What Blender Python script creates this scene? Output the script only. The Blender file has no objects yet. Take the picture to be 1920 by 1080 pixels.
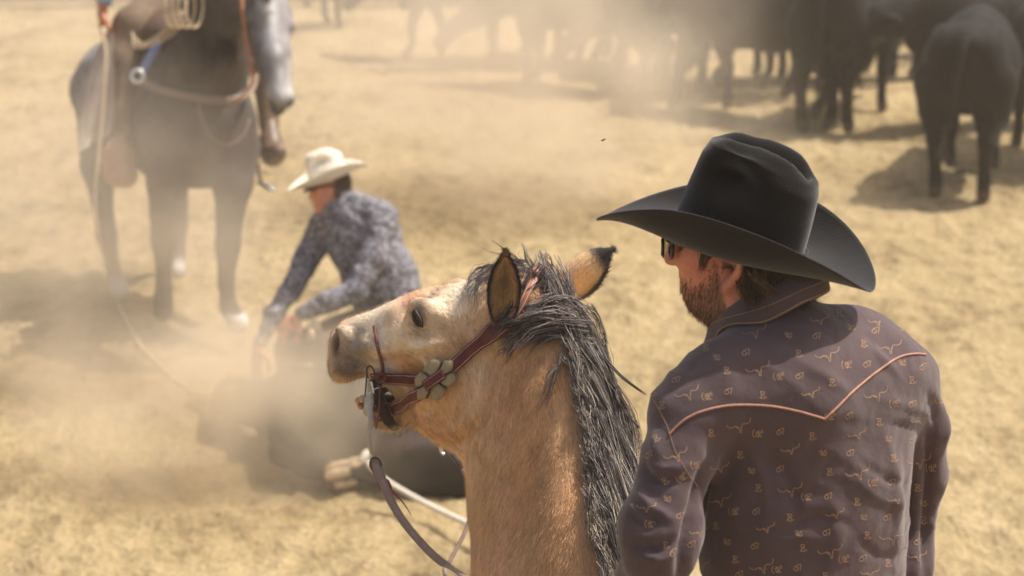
import bpy, math, random
import numpy as np
import openvdb
from mathutils import Vector, Matrix
from mathutils.bvhtree import BVHTree
R = math.radians
random.seed(7); rng = np.random.default_rng(11)
SC = bpy.context.scene
COL = SC.collection

# ---------------------------------------------------------------- camera
FPX = 4000.0                       # focal length in pixels of the 1920 wide frame
PITCH = math.atan(998.0 / FPX)
CAM = np.array([0.0, 0.0, 3.2])
cd = bpy.data.cameras.new('camera'); cam = bpy.data.objects.new('camera', cd); COL.objects.link(cam)
cam.location = CAM; cam.rotation_euler = (math.pi/2 - PITCH, 0, 0)
cd.sensor_width = 36; cd.lens = 36 * FPX / 1920; cd.clip_end = 500; cd.clip_start = .05
cd.dof.use_dof = True; cd.dof.focus_distance = 3.72
cd.dof.aperture_fstop = (cd.lens/1000) / 0.0155
SC.camera = cam
FW = np.array([0, math.cos(PITCH), -math.sin(PITCH)]); UP = np.array([0, math.sin(PITCH), math.cos(PITCH)]); RT = np.array([1., 0, 0])
def U(px, py, d):
    """world point seen at pixel (px, py) of the 1920x1080 frame, d metres along the view axis"""
    return CAM + d*FW + RT*((px-960)/FPX*d) + UP*((540-py)/FPX*d)
def ray(px, py):
    v = FW + RT*((px-960)/FPX) + UP*((540-py)/FPX); return v/np.linalg.norm(v)
def G(px, py, z=0.0):
    v = ray(px, py); return CAM + v*((z-CAM[2])/v[2])
def proj(P):
    q = np.asarray(P)-CAM; d = q@FW
    return np.stack([960+FPX*(q@RT)/d, 540-FPX*(q@UP)/d, d], -1)
def dep(p): return float((np.asarray(p)-CAM)@FW)

# ---------------------------------------------------------------- light
SUN_EL, SUN_AZ = R(61), R(67)      # azimuth clockwise from +Y: the sun stands high to the right
w = bpy.data.worlds.new('World'); SC.world = w; w.use_nodes = True
nt = w.node_tree; bg = nt.nodes['Background']; sky = nt.nodes.new('ShaderNodeTexSky')
sky.sky_type = 'NISHITA'; sky.sun_disc = False; sky.sun_elevation = SUN_EL; sky.sun_rotation = SUN_AZ
sky.air_density = 1.0; sky.dust_density = 6.5; sky.ozone_density = 1.0
nt.links.new(sky.outputs[0], bg.inputs[0]); bg.inputs[1].default_value = 0.13
sd = bpy.data.lights.new('sun', 'SUN'); sun = bpy.data.objects.new('sun', sd); COL.objects.link(sun)
sd.energy = 4.0; sd.angle = R(0.8); sd.color = (1, .945, .86)
sdir = Vector((math.sin(SUN_AZ)*math.cos(SUN_EL), math.cos(SUN_AZ)*math.cos(SUN_EL), math.sin(SUN_EL)))
sun.rotation_euler = sdir.to_track_quat('Z', 'Y').to_euler(); sun.location = (10, 2, 20)
SC.view_settings.view_transform = 'Standard'; SC.view_settings.look = 'None'
SC.view_settings.exposure = 0.26; SC.view_settings.gamma = 1
SC.cycles.use_denoising = True; SC.cycles.volume_step_rate = 2.0; SC.cycles.volume_bounces = 3
SC.cycles.volume_max_steps = 96; SC.cycles.max_bounces = 8; SC.cycles.transparent_max_bounces = 12

# ---------------------------------------------------------------- object helpers
def tag(o, label=None, cat=None, group=None, kind=None):
    if label: o['label'] = label
    if cat: o['category'] = cat
    if group: o['group'] = group
    if kind: o['kind'] = kind
    return o
def empty(name, loc, label, cat, group=None):
    o = bpy.data.objects.new(name, None); o.empty_display_size = .2; COL.objects.link(o); o.location = loc
    return tag(o, label, cat, group)
class MB:
    """collects vertices, faces, vertex colours and material indices"""
    def __init__(s): s.v=[]; s.f=[]; s.c=[]; s.m=[]; s.n=0
    def add(s, V, Fs, col=(1,1,1), mi=0):
        V = np.asarray(V, float).reshape(-1,3); n=len(V)
        s.v.append(V); c=np.asarray(col,float)
        s.c.append(np.broadcast_to(c,(n,3)).copy() if c.ndim==1 else c)
        b=s.n
        s.f += [tuple(int(i)+b for i in f) for f in Fs]; s.m += [mi]*len(Fs); s.n += n
        return s
    def build(s, name, mats, parent=None, smooth=True):
        me = bpy.data.meshes.new(name)
        V = np.concatenate(s.v)
        if parent is not None: V = V - np.array(root_loc(parent))
        me.from_pydata(V.tolist(), [], s.f)
        if not isinstance(mats,(list,tuple)): mats=[mats]
        for m in mats: me.materials.append(m)
        me.polygons.foreach_set('material_index', np.array(s.m, dtype=np.int32))
        me.polygons.foreach_set('use_smooth', np.full(len(s.f), smooth))
        a = me.color_attributes.new('Col','FLOAT_COLOR','POINT')
        c4 = np.ones((len(V),4)); c4[:,:3]=np.concatenate(s.c); a.data.foreach_set('color', c4.ravel())
        me.update()
        o = bpy.data.objects.new(name, me); COL.objects.link(o)
        if parent is not None: o.parent = parent
        return o
def root_loc(o):
    l = np.array(o.location, float)
    while o.parent is not None: o=o.parent; l = l+np.array(o.location, float)
    return l
def unit(v): v=np.asarray(v,float); return v/(np.linalg.norm(v)+1e-12)
def tube_geo(pts, rad, n=8, cap=True, flat=1.0, upv=None):
    """tube (or flat strap when flat<1) along pts; returns V, F"""
    P=np.asarray(pts,float); m=len(P); rad=np.broadcast_to(np.asarray(rad,float),(m,))
    T=np.gradient(P,axis=0); T/= (np.linalg.norm(T,axis=1,keepdims=True)+1e-12)
    if upv is None: a=np.array([0,0,1.]) if abs(T[0,2])<.9 else np.array([1.,0,0])
    else: a=np.asarray(upv,float)
    V=[]; nrm=None
    for i in range(m):
        ref = a if (upv is not None and np.ndim(a)==1) else (a[i] if np.ndim(a)==2 else (nrm if nrm is not None else a))
        nrm = ref - T[i]*(ref@T[i]); nrm=unit(nrm); b=np.cross(T[i],nrm)
        for k in range(n):
            t=2*math.pi*(k+.5)/n
            V.append(P[i]+rad[i]*(math.cos(t)*b + math.sin(t)*nrm*flat))
    F=[(i*n+k, i*n+(k+1)%n, (i+1)*n+(k+1)%n, (i+1)*n+k) for i in range(m-1) for k in range(n)]
    if cap: F += [tuple(range(n))[::-1], tuple((m-1)*n+k for k in range(n))]
    return np.array(V), F
def strap_geo(pts, w, th, nrm):
    """flat strap of width w, thickness th; nrm = surface normal(s); rectangular section with small bevel"""
    P=np.asarray(pts,float); m=len(P); w=np.broadcast_to(np.asarray(w,float),(m,)); N=np.broadcast_to(np.asarray(nrm,float),(m,3))
    T=np.gradient(P,axis=0); T/=(np.linalg.norm(T,axis=1,keepdims=True)+1e-12); V=[]
    for i in range(m):
        n_=unit(N[i]-T[i]*(N[i]@T[i])); b=np.cross(T[i],n_)
        for (x,y) in ((-.5,0),(-.5,.6),(-.44,1),(.44,1),(.5,.6),(.5,0)):
            V.append(P[i]+b*x*w[i]+n_*y*th)
    n=6
    F=[(i*n+k, i*n+(k+1)%n, (i+1)*n+(k+1)%n, (i+1)*n+k) for i in range(m-1) for k in range(n)]
    F += [tuple(range(n))[::-1], tuple((m-1)*n+k for k in range(n))]
    return np.array(V),F
def spline(pts, n):
    """Catmull-Rom resample to n points (any dimension)"""
    P=np.asarray(pts,float); m=len(P); Q=np.vstack([2*P[0]-P[1],P,2*P[-1]-P[-2]])
    t=np.linspace(0,m-1-1e-9,n); i=t.astype(int); f=(t-i)[:,None]
    a,b,c,d=Q[i],Q[i+1],Q[i+2],Q[i+3]
    return .5*((2*b)+(-a+c)*f+(2*a-5*b+4*c-d)*f*f+(-a+3*b-3*c+d)*f**3)
def sphere_geo(c, r, nu=16, nv=10, M=None):
    r=np.broadcast_to(np.asarray(r,float),(3,)); V=[];F=[]
    for j in range(nv+1):
        ph=math.pi*j/nv
        for i in range(nu):
            th=2*math.pi*i/nu; V.append((math.sin(ph)*math.cos(th),math.sin(ph)*math.sin(th),math.cos(ph)))
    V=np.array(V)*r
    if M is not None: V=V@np.asarray(M).T
    V+=np.asarray(c)
    for j in range(nv):
        for i in range(nu): F.append((j*nu+i,(j+1)*nu+i,(j+1)*nu+(i+1)%nu,j*nu+(i+1)%nu))
    return V,F
def rot(ax, ang):
    return np.array(Matrix.Rotation(ang,3,ax))

# ---------------------------------------------------------------- smooth implicit bodies
class Field:
    def __init__(s, lo, hi, vx):
        s.lo=np.array(lo,float); s.vx=vx; s.n=np.ceil((np.array(hi)-s.lo)/vx).astype(int)+1
        s.a=np.full(s.n, .08, np.float32)
    def _sl(s, lo, hi, pad):
        i0=np.clip(np.floor((np.array(lo)-pad-s.lo)/s.vx).astype(int),0,s.n-1); i1=np.clip(np.ceil((np.array(hi)+pad-s.lo)/s.vx).astype(int)+1,1,s.n)
        sl=tuple(slice(a,b) for a,b in zip(i0,i1))
        ax=[s.lo[k]+s.vx*np.arange(i0[k],i1[k]) for k in range(3)]
        return sl, np.stack(np.meshgrid(*ax,indexing='ij'),-1)
    def _mix(s, sl, d, k, op):
        a=s.a[sl]
        if op=='add':
            h=np.maximum(k-np.abs(a-d),0)/k; r=np.minimum(a,d)-h*h*k*.25
        else:
            d=-d; h=np.maximum(k-np.abs(a-d),0)/k; r=np.maximum(a,d)+h*h*k*.25
        s.a[sl]=r
    def cone(s, a, b, ra, rb, k=.03, op='add'):
        a=np.array(a,float); b=np.array(b,float); rm=max(ra,rb)
        sl,P=s._sl(np.minimum(a,b)-rm, np.maximum(a,b)+rm, k+.03)
        if min(P.shape[:3])==0: return
        ab=b-a; t=np.clip(((P-a)@ab)/(ab@ab+1e-12),0,1)
        d=np.linalg.norm(P-(a+t[...,None]*ab),axis=-1)-(ra+t*(rb-ra))
        s._mix(sl,d,k,op)
    def chain(s, pts, rs, k=.03, op='add'):
        for i in range(len(pts)-1): s.cone(pts[i],pts[i+1],rs[i],rs[i+1],k,op)
    def ell(s, c, r, M=None, k=.03, op='add'):
        c=np.array(c,float); r=np.array(r,float); rm=r.max()
        sl,P=s._sl(c-rm,c+rm,k+.03)
        if min(P.shape[:3])==0: return
        q=P-c
        if M is not None: q=q@np.asarray(M)      # columns of M = ellipsoid axes
        k0=np.linalg.norm(q/r,axis=-1); k1=np.linalg.norm(q/(r*r),axis=-1)+1e-9
        s._mix(sl,(k0*(k0-1)/k1),k,op)
    def func(s, lo, hi, fn, k=.03, op='add'):
        sl,P=s._sl(lo,hi,k+.02); s._mix(sl,fn(P),k,op)
    def blur(s, it=1):
        for _ in range(it):
            for ax in range(3):
                a=s.a; s.a=(np.roll(a,1,ax)+2*a+np.roll(a,-1,ax))*.25
    def mesh(s):
        a=np.clip(s.a,-.08,.08).astype(np.float32)
        for ax in range(3):
            sl=[slice(None)]*3; sl[ax]=0; a[tuple(sl)]=np.maximum(a[tuple(sl)],.002); sl[ax]=-1; a[tuple(sl)]=np.maximum(a[tuple(sl)],.002)
        g=openvdb.FloatGrid(.08); g.copyFromArray(a)
        r=g.convertToPolygons(0.0)
        pts,tri,quad = (r if len(r)==3 else (r[0],np.zeros((0,3),int),r[1]))
        V=np.asarray(pts,float)*s.vx+s.lo
        F=[tuple(f) for f in np.asarray(tri).tolist()]+[tuple(f) for f in np.asarray(quad).tolist()]
        return V,F
def fix_winding(V,F):
    """make outward winding (positive volume)"""
    V=np.asarray(V); vol=0.0
    T=np.array([f[:3] for f in F]); vol=np.einsum('ij,ij->i',V[T[:,0]],np.cross(V[T[:,1]],V[T[:,2]])).sum()
    T2=np.array([(f[0],f[2],f[3]) for f in F if len(f)==4])
    if len(T2): vol+=np.einsum('ij,ij->i',V[T2[:,0]],np.cross(V[T2[:,1]],V[T2[:,2]])).sum()
    return F if vol>0 else [tuple(f[::-1]) for f in F]
def normals(V,F):
    N=np.zeros_like(V); 
    Q=np.array([f if len(f)==4 else (f[0],f[1],f[2],f[2]) for f in F])
    n=np.cross(V[Q[:,2]]-V[Q[:,0]],V[Q[:,3]]-V[Q[:,1]])
    z=np.linalg.norm(n,axis=1)<1e-12
    if z.any(): n[z]=np.cross(V[Q[z,1]]-V[Q[z,0]],V[Q[z,2]]-V[Q[z,0]])
    for k in range(4): np.add.at(N,Q[:,k],n)
    return N/(np.linalg.norm(N,axis=1,keepdims=True)+1e-12)
# smooth value noise in numpy (for sculpted wrinkles and colour patches)
_perm = rng.permutation(512)
def vnoise(P, freq=1.0, seed=0):
    P=np.asarray(P,float)*freq+seed*17.3; i=np.floor(P).astype(int); f=P-i; f=f*f*(3-2*f)
    def h(dx,dy,dz):
        return _perm[(_perm[(_perm[(i[...,0]+dx)%512]+i[...,1]+dy)%512]+i[...,2]+dz)%512]/511.*2-1
    x0=h(0,0,0)*(1-f[...,0])+h(1,0,0)*f[...,0]; x1=h(0,1,0)*(1-f[...,0])+h(1,1,0)*f[...,0]
    x2=h(0,0,1)*(1-f[...,0])+h(1,0,1)*f[...,0]; x3=h(0,1,1)*(1-f[...,0])+h(1,1,1)*f[...,0]
    y0=x0*(1-f[...,1])+x1*f[...,1]; y1=x2*(1-f[...,1])+x3*f[...,1]
    return y0*(1-f[...,2])+y1*f[...,2]
def fbm(P,freq,oc=3,seed=0): return sum(vnoise(P,freq*2**o,seed+o)*.5**o for o in range(oc))

# ---------------------------------------------------------------- materials
def lin(r,g,b): return tuple(((c/255+.055)/1.055)**2.4 if c>10 else c/255/12.92 for c in (r,g,b))
def mat(name, col=None, rough=.8, spec=.3, var=.15, vscale=30, stretch=(1,1,1), bump=0, bscale=80, bstretch=None, sheen=0, metal=0, sub=0, coat=0, detail=4):
    """procedural material: vertex colour (col None) or a fixed colour, broken up by noise, with bump"""
    m=bpy.data.materials.new(name); m.use_nodes=True; t=m.node_tree; b=t.nodes['Principled BSDF']
    N=t.nodes.new; L=t.links.new
    tc=N('ShaderNodeTexCoord'); mp=N('ShaderNodeMapping'); mp.inputs['Scale'].default_value=stretch; L(tc.outputs['Object'],mp.inputs[0])
    nz=N('ShaderNodeTexNoise'); nz.inputs['Scale'].default_value=vscale; nz.inputs['Detail'].default_value=detail; L(mp.outputs[0],nz.inputs['Vector'])
    mr=N('ShaderNodeMapRange'); mr.inputs[1].default_value=.25; mr.inputs[2].default_value=.75; mr.inputs[3].default_value=1-var; mr.inputs[4].default_value=1+var; L(nz.outputs[0],mr.inputs[0])
    mx=N('ShaderNodeVectorMath'); mx.operation='SCALE'; L(mr.outputs[0],mx.inputs['Scale'])
    if col is None:
        at=N('ShaderNodeAttribute'); at.attribute_name='Col'; L(at.outputs['Color'],mx.inputs[0])
    else: mx.inputs[0].default_value=tuple(col)[:3]
    L(mx.outputs[0],b.inputs['Base Color'])
    b.inputs['Roughness'].default_value=rough; b.inputs['Specular IOR Level'].default_value=spec; b.inputs['Metallic'].default_value=metal
    if sheen: b.inputs['Sheen Weight'].default_value=sheen; b.inputs['Sheen Roughness'].default_value=.5
    if coat: b.inputs['Coat Weight'].default_value=coat; b.inputs['Coat Roughness'].default_value=.1
    if sub: b.inputs['Subsurface Weight'].default_value=sub; b.inputs['Subsurface Scale'].default_value=.01; b.inputs['Subsurface Radius'].default_value=(1,.3,.15)
    if bump:
        mp2=N('ShaderNodeMapping'); mp2.inputs['Scale'].default_value=bstretch or stretch; L(tc.outputs['Object'],mp2.inputs[0])
        n2=N('ShaderNodeTexNoise'); n2.inputs['Scale'].default_value=bscale; n2.inputs['Detail'].default_value=5; L(mp2.outputs[0],n2.inputs['Vector'])
        bp=N('ShaderNodeBump'); bp.inputs['Distance'].default_value=bump; bp.inputs['Strength'].default_value=1; L(n2.outputs[0],bp.inputs['Height']); L(bp.outputs[0],b.inputs['Normal'])
    return m
def blobcol(P2, base, blobs):
    """mix gaussian colour patches over base; P2 (n,2or3); blobs: (centre, radii, colour, strength)"""
    C=np.broadcast_to(np.array(base,float),(len(P2),3)).copy()
    for c,r,col,st in blobs:
        q=((P2-np.array(c))/np.array(r)); w=(st*np.exp(-(q*q).sum(1)))[:,None]; C=C*(1-w)+np.array(col)*w
    return C
def cast(bvh,px,py,off=0.0):
    v=Vector(ray(px,py)); r=bvh.ray_cast(Vector(CAM),v,20)
    if r[0] is None: return None,None
    return np.array(r[0])+np.array(r[1])*off, np.array(r[1])
def crease(V,N,pts,wid,dep_):
    """push a soft fold (dep_ >0 a ridge, <0 a groove) along pixel polyline pts into the side facing the camera"""
    p=proj(V)[:,:2]; best=np.full(len(V),1e9); tt=np.zeros(len(V)); pts=spline(pts,24)
    for i in range(len(pts)-1):
        a=pts[i]; b=pts[i+1]; e=b-a; t=np.clip(((p-a)@e)/(e@e),0,1); d=np.hypot(*(p-(a+t[:,None]*e)).T); k=d<best; best[k]=d[k]; tt[k]=(i+t[k])/(len(pts)-1)
    return 1.35*dep_*np.exp(-(best/wid)**2)*np.sin(np.pi*np.clip(tt,.02,.98))**.6*np.clip((N@-FW)*1.6,0,1)
# ---------------------------------------------------------------- arena ground (one sheet, finer near the middle)
def ground_material():
    m=bpy.data.materials.new('arena_dirt'); m.use_nodes=True; t=m.node_tree; b=t.nodes['Principled BSDF']; N=t.nodes.new; L=t.links.new
    tc=N('ShaderNodeTexCoord')
    def noise(s,d,sc=(1,1,1)):
        mp=N('ShaderNodeMapping'); mp.inputs['Scale'].default_value=sc; L(tc.outputs['Object'],mp.inputs[0])
        n=N('ShaderNodeTexNoise'); n.inputs['Scale'].default_value=s; n.inputs['Detail'].default_value=d; n.inputs['Roughness'].default_value=.62; L(mp.outputs[0],n.inputs['Vector']); return n
    n1=noise(1.3,5,(1,.55,1)); n2=noise(8,6,(1,.6,1)); n3=noise(34,5)
    ad=N('ShaderNodeMath'); ad.operation='MULTIPLY_ADD'; ad.inputs[1].default_value=.55; L(n1.outputs[0],ad.inputs[0])
    m2=N('ShaderNodeMath'); m2.operation='MULTIPLY'; m2.inputs[1].default_value=.45; L(n2.outputs[0],m2.inputs[0]); L(m2.outputs[0],ad.inputs[2])
    cr=N('ShaderNodeValToRGB'); e=cr.color_ramp.elements
    e[0].position=.33; e[0].color=(*lin(104,88,62),1); e[1].position=.66; e[1].color=(*lin(187,166,128),1)
    k=cr.color_ramp.elements.new(.48); k.color=(*lin(166,146,108),1)
    L(ad.outputs[0],cr.inputs[0])
    mr=N('ShaderNodeMapRange'); mr.inputs[1].default_value=.3; mr.inputs[2].default_value=.7; mr.inputs[3].default_value=.74; mr.inputs[4].default_value=1.22; L(n3.outputs[0],mr.inputs[0])
    sc=N('ShaderNodeVectorMath'); sc.operation='SCALE'; L(cr.outputs[0],sc.inputs[0]); L(mr.outputs[0],sc.inputs['Scale'])
    L(sc.outputs[0],b.inputs['Base Color']); b.inputs['Roughness'].default_value=.95; b.inputs['Specular IOR Level'].default_value=.1
    ad2=N('ShaderNodeMath'); ad2.operation='MULTIPLY_ADD'; ad2.inputs[1].default_value=.25; L(n3.outputs[0],ad2.inputs[0]); L(n2.outputs[0],ad2.inputs[2])
    bp=N('ShaderNodeBump'); bp.inputs['Distance'].default_value=.11; bp.inputs['Strength'].default_value=.8; L(ad2.outputs[0],bp.inputs['Height']); L(bp.outputs[0],b.inputs['Normal'])
    return m
def ground_z(x,y):
    P=np.stack([x,y,np.zeros_like(x)],-1)
    z=.022*fbm(P,1.6,3,3)-.055*np.clip(vnoise(P*[1,.8,1],4.2,9)-.15,0,1)+.020*np.abs(vnoise(P*[1,.8,1],6.0,9))+.022*np.clip(vnoise(P*[1,.8,1],12,5),0,1)+.012*vnoise(P,21,6)
    m=np.clip((46-y)/6,0,1)*np.clip((y-1)/3,0,1)*np.clip((12-abs(x))/3,0,1)
    return z*m-.004
def make_ground():
    xs=np.concatenate([[-300,-120,-50,-25,-16],np.linspace(-9,9,430),[16,25,50,120,300]])
    ys=np.concatenate([[-60,-20,-5,0],np.linspace(5,20,480),np.linspace(20.1,46,150),[52,60,80,140,400]])
    X,Y=np.meshgrid(xs,ys,indexing='ij'); Z=ground_z(X,Y)
    V=np.stack([X,Y,Z],-1).reshape(-1,3); nx,ny=X.shape
    F=[(i*ny+j,(i+1)*ny+j,(i+1)*ny+j+1,i*ny+j+1) for i in range(nx-1) for j in range(ny-1)]
    mb=MB(); mb.add(V,F); o=mb.build('ground',ground_material()); tag(o,kind='structure')
make_ground()
# ---------------------------------------------------------------- buckskin horse in the foreground
HPHI=R(24); HO=U(840,680,4.3)                       # the head's own frame: x to the nose, y to the left side, z up
HX=np.array([-math.cos(HPHI), math.sin(HPHI),0]); HZ=np.array([0,0,1.]); HY=np.cross(HZ,HX)
HM=np.stack([HX,HY,HZ],1)
def h2w(p): return HO+np.asarray(p)@HM.T
def w2h(p): return (np.asarray(p)-HO)@HM
def onplane(px,py,lat=0.0):
    """point of the head's sagittal plane (shifted lat metres to its left side) seen at a pixel"""
    v=ray(px,py); o=HO+HY*lat; t=((o-CAM)@HY)/(v@HY); q=w2h(CAM+v*t); return q
def pl2(pts,lat=0.0): return np.array([onplane(x,y,lat)[[0,2]] for x,y in pts])
def polysdf(Q,poly):
    """signed distance (inside positive) of points Q (n,2) to polygon"""
    d=np.full(len(Q),1e9); inside=np.zeros(len(Q),bool); n=len(poly)
    for i in range(n):
        a=poly[i]; b=poly[(i+1)%n]; e=b-a; w_=Q-a; t=np.clip((w_@e)/(e@e+1e-12),0,1); dd=w_-t[:,None]*e; d=np.minimum(d,(dd*dd).sum(1))
        c=((a[1]<=Q[:,1])!=(b[1]<=Q[:,1])) & (Q[:,0] < a[0]+(Q[:,1]-a[1])/(b[1]-a[1]+1e-12)*e[0]); inside^=c
    d=np.sqrt(d); return np.where(inside,d,-d)
def idw(Q,ctrl,p=3):
    num=np.zeros(len(Q)); den=np.zeros(len(Q))
    for (x,z,wd) in ctrl:
        w_=1/(((Q[:,0]-x)**2+(Q[:,1]-z)**2+1e-5)**(p/2)); num+=w_*wd; den+=w_
    return num/den
SH=5   # silhouette allowance in pixels
top=[(628,618),(645,602),(665,594),(700,582),(740,563),(775,548),(800,541),(830,536),(880,528),(930,516),(985,515),(1035,540),(1060,600),(1060,700),(1040,780),(1000,840),
 (900,850),(878,848),(850,838),(820,822),(795,804),(772,790),(757,772),(750,748),(742,736),(725,728),(700,708),(680,706),(655,716),(638,716),(625,703),(620,685),(622,655),(622,632)]
headpoly=spline(pl2(top+[top[0]]),150)[:-1]
jawpts=[(860,800),(800,735),(760,740),(735,752),(712,768),(700,780),(699,792),(710,802),(730,808),(748,807),(765,800),(790,806),(820,824),(850,840)]
jawpoly=spline(pl2(jawpts+[jawpts[0]]),90)[:-1]
def wctl(l): return [(*onplane(x,y)[[0,2]],wd) for x,y,wd in l]
hw=wctl([(640,640,.052),(640,690,.046),(675,610,.040),(680,660,.058),(690,700,.050),(720,590,.040),(730,650,.060),(740,720,.052),(780,560,.062),(785,610,.082),(790,680,.068),(770,760,.045),
  (830,550,.088),(810,590,.100),(850,620,.098),(860,700,.094),(850,790,.085),(900,540,.085),(920,620,.088),(940,720,.085),(900,820,.070),(1000,560,.070),(1030,700,.070),(820,800,.060),(1000,800,.06)])
jw=wctl([(710,785,.030),(750,795,.034),(790,790,.042),(840,820,.055)])
def relief(poly,ctl,R0):
    def fn(P):
        Q=P[:,0,:,:][...,[0,2]]; sh=Q.shape[:2]; q=Q.reshape(-1,2)
        d=polysdf(q,poly).reshape(sh)[:,None,:]; W=idw(q,ctl).reshape(sh)[:,None,:]
        y=np.abs(P[...,1]); t=np.clip(d/(R0*W/.06),0,1); h=W*np.sqrt(np.maximum(1-(1-t)**2,0))
        f=np.where(d>0,(y-h)*.8,np.sqrt(y*y+d*d)); return f
    return fn
lo=[headpoly[:,0].min()-.03,-.15,-.55]; hi=[headpoly[:,0].max()+.03,.15,headpoly[:,1].max()+.05]
# neck chains in world, converted to the head frame
neck_c=[(955,640,4.27),(972,700,4.26),(985,790,4.23),(1000,880,4.2),(1018,970,4.17),(1040,1080,4.13),(1055,1200,4.07)]
neck_r=[.095,.105,.112,.120,.128,.140,.160]
lo=[-.62,-.30,-.85]
def horse_head_mesh():
    f=Field([-.52,-.45,-.80],[.34,.42,.30],.005)
    def throat(px,py,d): return w2h(U(px,py,d))
    f.chain([w2h(U(*p)) for p in neck_c],neck_r,k=.03)
    # crest side (toward the camera, right) and gullet side
    cr=[(1010,560,4.25),(1040,640,4.18),(1068,760,4.12),(1085,880,4.07),(1100,990,4.02),(1120,1090,3.98),(1150,1200,3.93)]
    f.chain([w2h(U(*p)) for p in cr],[.045,.052,.058,.064,.072,.085,.10],k=.09)
    gl=[(920,780,4.28),(942,860,4.28),(952,960,4.26),(962,1080,4.24),(980,1200,4.2)]
    f.chain([w2h(U(*p)) for p in gl],[.05,.048,.055,.062,.08],k=.07)
    f.func([headpoly[:,0].min(),-.12,headpoly[:,1].min()],[headpoly[:,0].max(),.12,headpoly[:,1].max()],relief(headpoly,hw,.055),k=.035)
    f.func([jawpoly[:,0].min(),-.09,jawpoly[:,1].min()],[jawpoly[:,0].max(),.09,jawpoly[:,1].max()],relief(jawpoly,jw,.045),k=.012)
    def S(px,py,lat,r,k=.02,op='add',M=None):
        for sg in (1,-1):
            c=onplane(px,py,lat); c=c.copy(); 
            if sg<0: c[1]=-c[1]
            f.ell(c,r,M,k,op)
    S(800,573,.084,(.030,.013,.016),.04)         # brow over the eye
    S(790,598,.083,(.024,.014,.028),.035)
    S(800,640,.088,(.05,.012,.010),.03)          # cheek bone ridge
    S(735,655,.060,(.06,.010,.010),.03)
    S(850,760,.088,(.075,.018,.075),.05)         # round jowl
    S(760,700,.072,(.05,.012,.03),.03,'sub')
    S(834,556,.085,(.024,.010,.016),.03,'sub')   # hollow above the eye
    # nostril: flared rim and hole
    S(640,635,.046,(.022,.014,.030),.014)
    S(628,640,.050,(.012,.014,.020),.010,'sub')
    S(650,690,.048,(.03,.012,.02),.02)
    f.blur(1)
    V,F=f.mesh(); return V,F
HV,HF=horse_head_mesh()
HF=fix_winding(HV,HF)
HN=normals(HV,HF)
Wv=h2w(HV); Wn=HN@HM.T
_d=np.zeros(len(Wv))
for _p,_w,_a in (([(712,662),(760,652),(810,648),(850,640)],7,.0045),([(720,676),(765,668),(815,662)],8,-.0035),([(815,812),(860,800),(893,760),(905,700),(900,650)],10,.0045),([(840,832),(880,815),(912,770),(922,700),(915,640)],9,-.0065),
  ([(775,625),(762,645),(748,668)],4,-.002),([(770,580),(760,600),(755,620)],5,-.002),([(650,690),(680,680),(705,690)],7,-.003),([(636,660),(652,672),(672,670)],6,-.0025),([(735,690),(742,720),(760,745)],7,-.003),
  ([(935,690),(905,790),(902,880),(915,990),(925,1080)],13,-.006),([(1045,690),(1020,800),(985,920),(960,1060)],16,-.006),([(1000,700),(975,800),(955,900)],18,.005),([(1085,830),(1050,950),(1010,1070)],16,.005),([(1060,780),(1040,830),(1035,880)],9,.004),
  ([(870,820),(890,850),(900,890)],6,-.005),([(888,810),(905,840),(912,880)],5,.003),([(900,860),(950,900),(1000,920)],6,-.0015),([(905,960),(960,990),(1020,1000)],6,-.0015),([(870,600),(895,620),(915,650)],7,-.003),([(925,520),(915,560),(905,600)],6,-.003)):
    _d+=crease(Wv,Wn,_p,_w,_a)
Wv=Wv+Wn*_d[:,None]
tan=np.array(lin(230,192,146)); cream=np.array(lin(250,238,214)); brn=np.array(lin(184,126,74)); gry=np.array(lin(138,126,116)); dk=np.array(lin(40,34,34))
def B(px,py,rx,ry,c,s,lat=.07):
    q=onplane(px,py,lat)[[0,2]]; k=4.25/FPX/math.cos(HPHI); return (q,(rx*k,ry*k),c,s)
head_blobs=[B(700,615,85,55,cream,.92),B(860,560,62,40,cream,.9),B(820,690,40,30,cream,.35),B(790,640,35,22,cream,.6),B(715,700,22,45,np.array(lin(240,225,205)),.9),
 B(775,700,42,26,brn,.8),B(752,690,16,14,brn,.5),B(800,715,20,12,brn,.5),B(730,600,28,14,brn,.45),B(735,660,22,20,brn,.35),B(850,705,34,18,brn,.5),B(755,572,34,14,brn,.7),B(800,548,30,10,brn,.35),B(872,640,30,26,brn,.5),B(830,655,22,14,brn,.3),
 B(830,800,60,26,brn,.65),B(880,760,60,50,np.array(lin(190,138,90)),.5),B(760,770,40,30,np.array(lin(205,150,110)),.5),
 B(655,675,38,40,gry,.85),B(640,700,26,22,np.array(lin(96,86,82)),.75),B(662,640,26,22,np.array(lin(150,138,122)),.7),B(640,668,14,8,brn,.4),B(686,650,14,26,np.array(lin(170,140,100)),.4),
 B(622,690,11,26,dk,.95,.0),B(618,672,10,22,dk,.6,.0),B(667,714,16,5,np.array(lin(190,120,84)),.8,.03),
 B(785,597,11,21,np.array(lin(96,84,74)),.75,.1),B(786,572,10,16,np.array(lin(110,92,80)),.6,.1),B(800,622,26,10,np.array(lin(190,168,140)),.5,.1),
 B(790,625,20,5,np.array(lin(140,110,84)),.4,.09),
 B(740,795,38,16,np.array(lin(150,128,100)),.8,.02),B(700,785,12,16,np.array(lin(70,56,56)),.8,.02),B(905,590,50,60,np.array(lin(214,182,140)),.7)]
hq=HV[:,[0,2]]
pr=proj(Wv)
neckbase=np.array(lin(212,170,124))
hd=np.clip((HV[:,0]+.16)/.08,0,1)*np.clip((HV[:,2]+.25)/.08,0,1)
C=blobcol(hq,tan,head_blobs)
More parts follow.
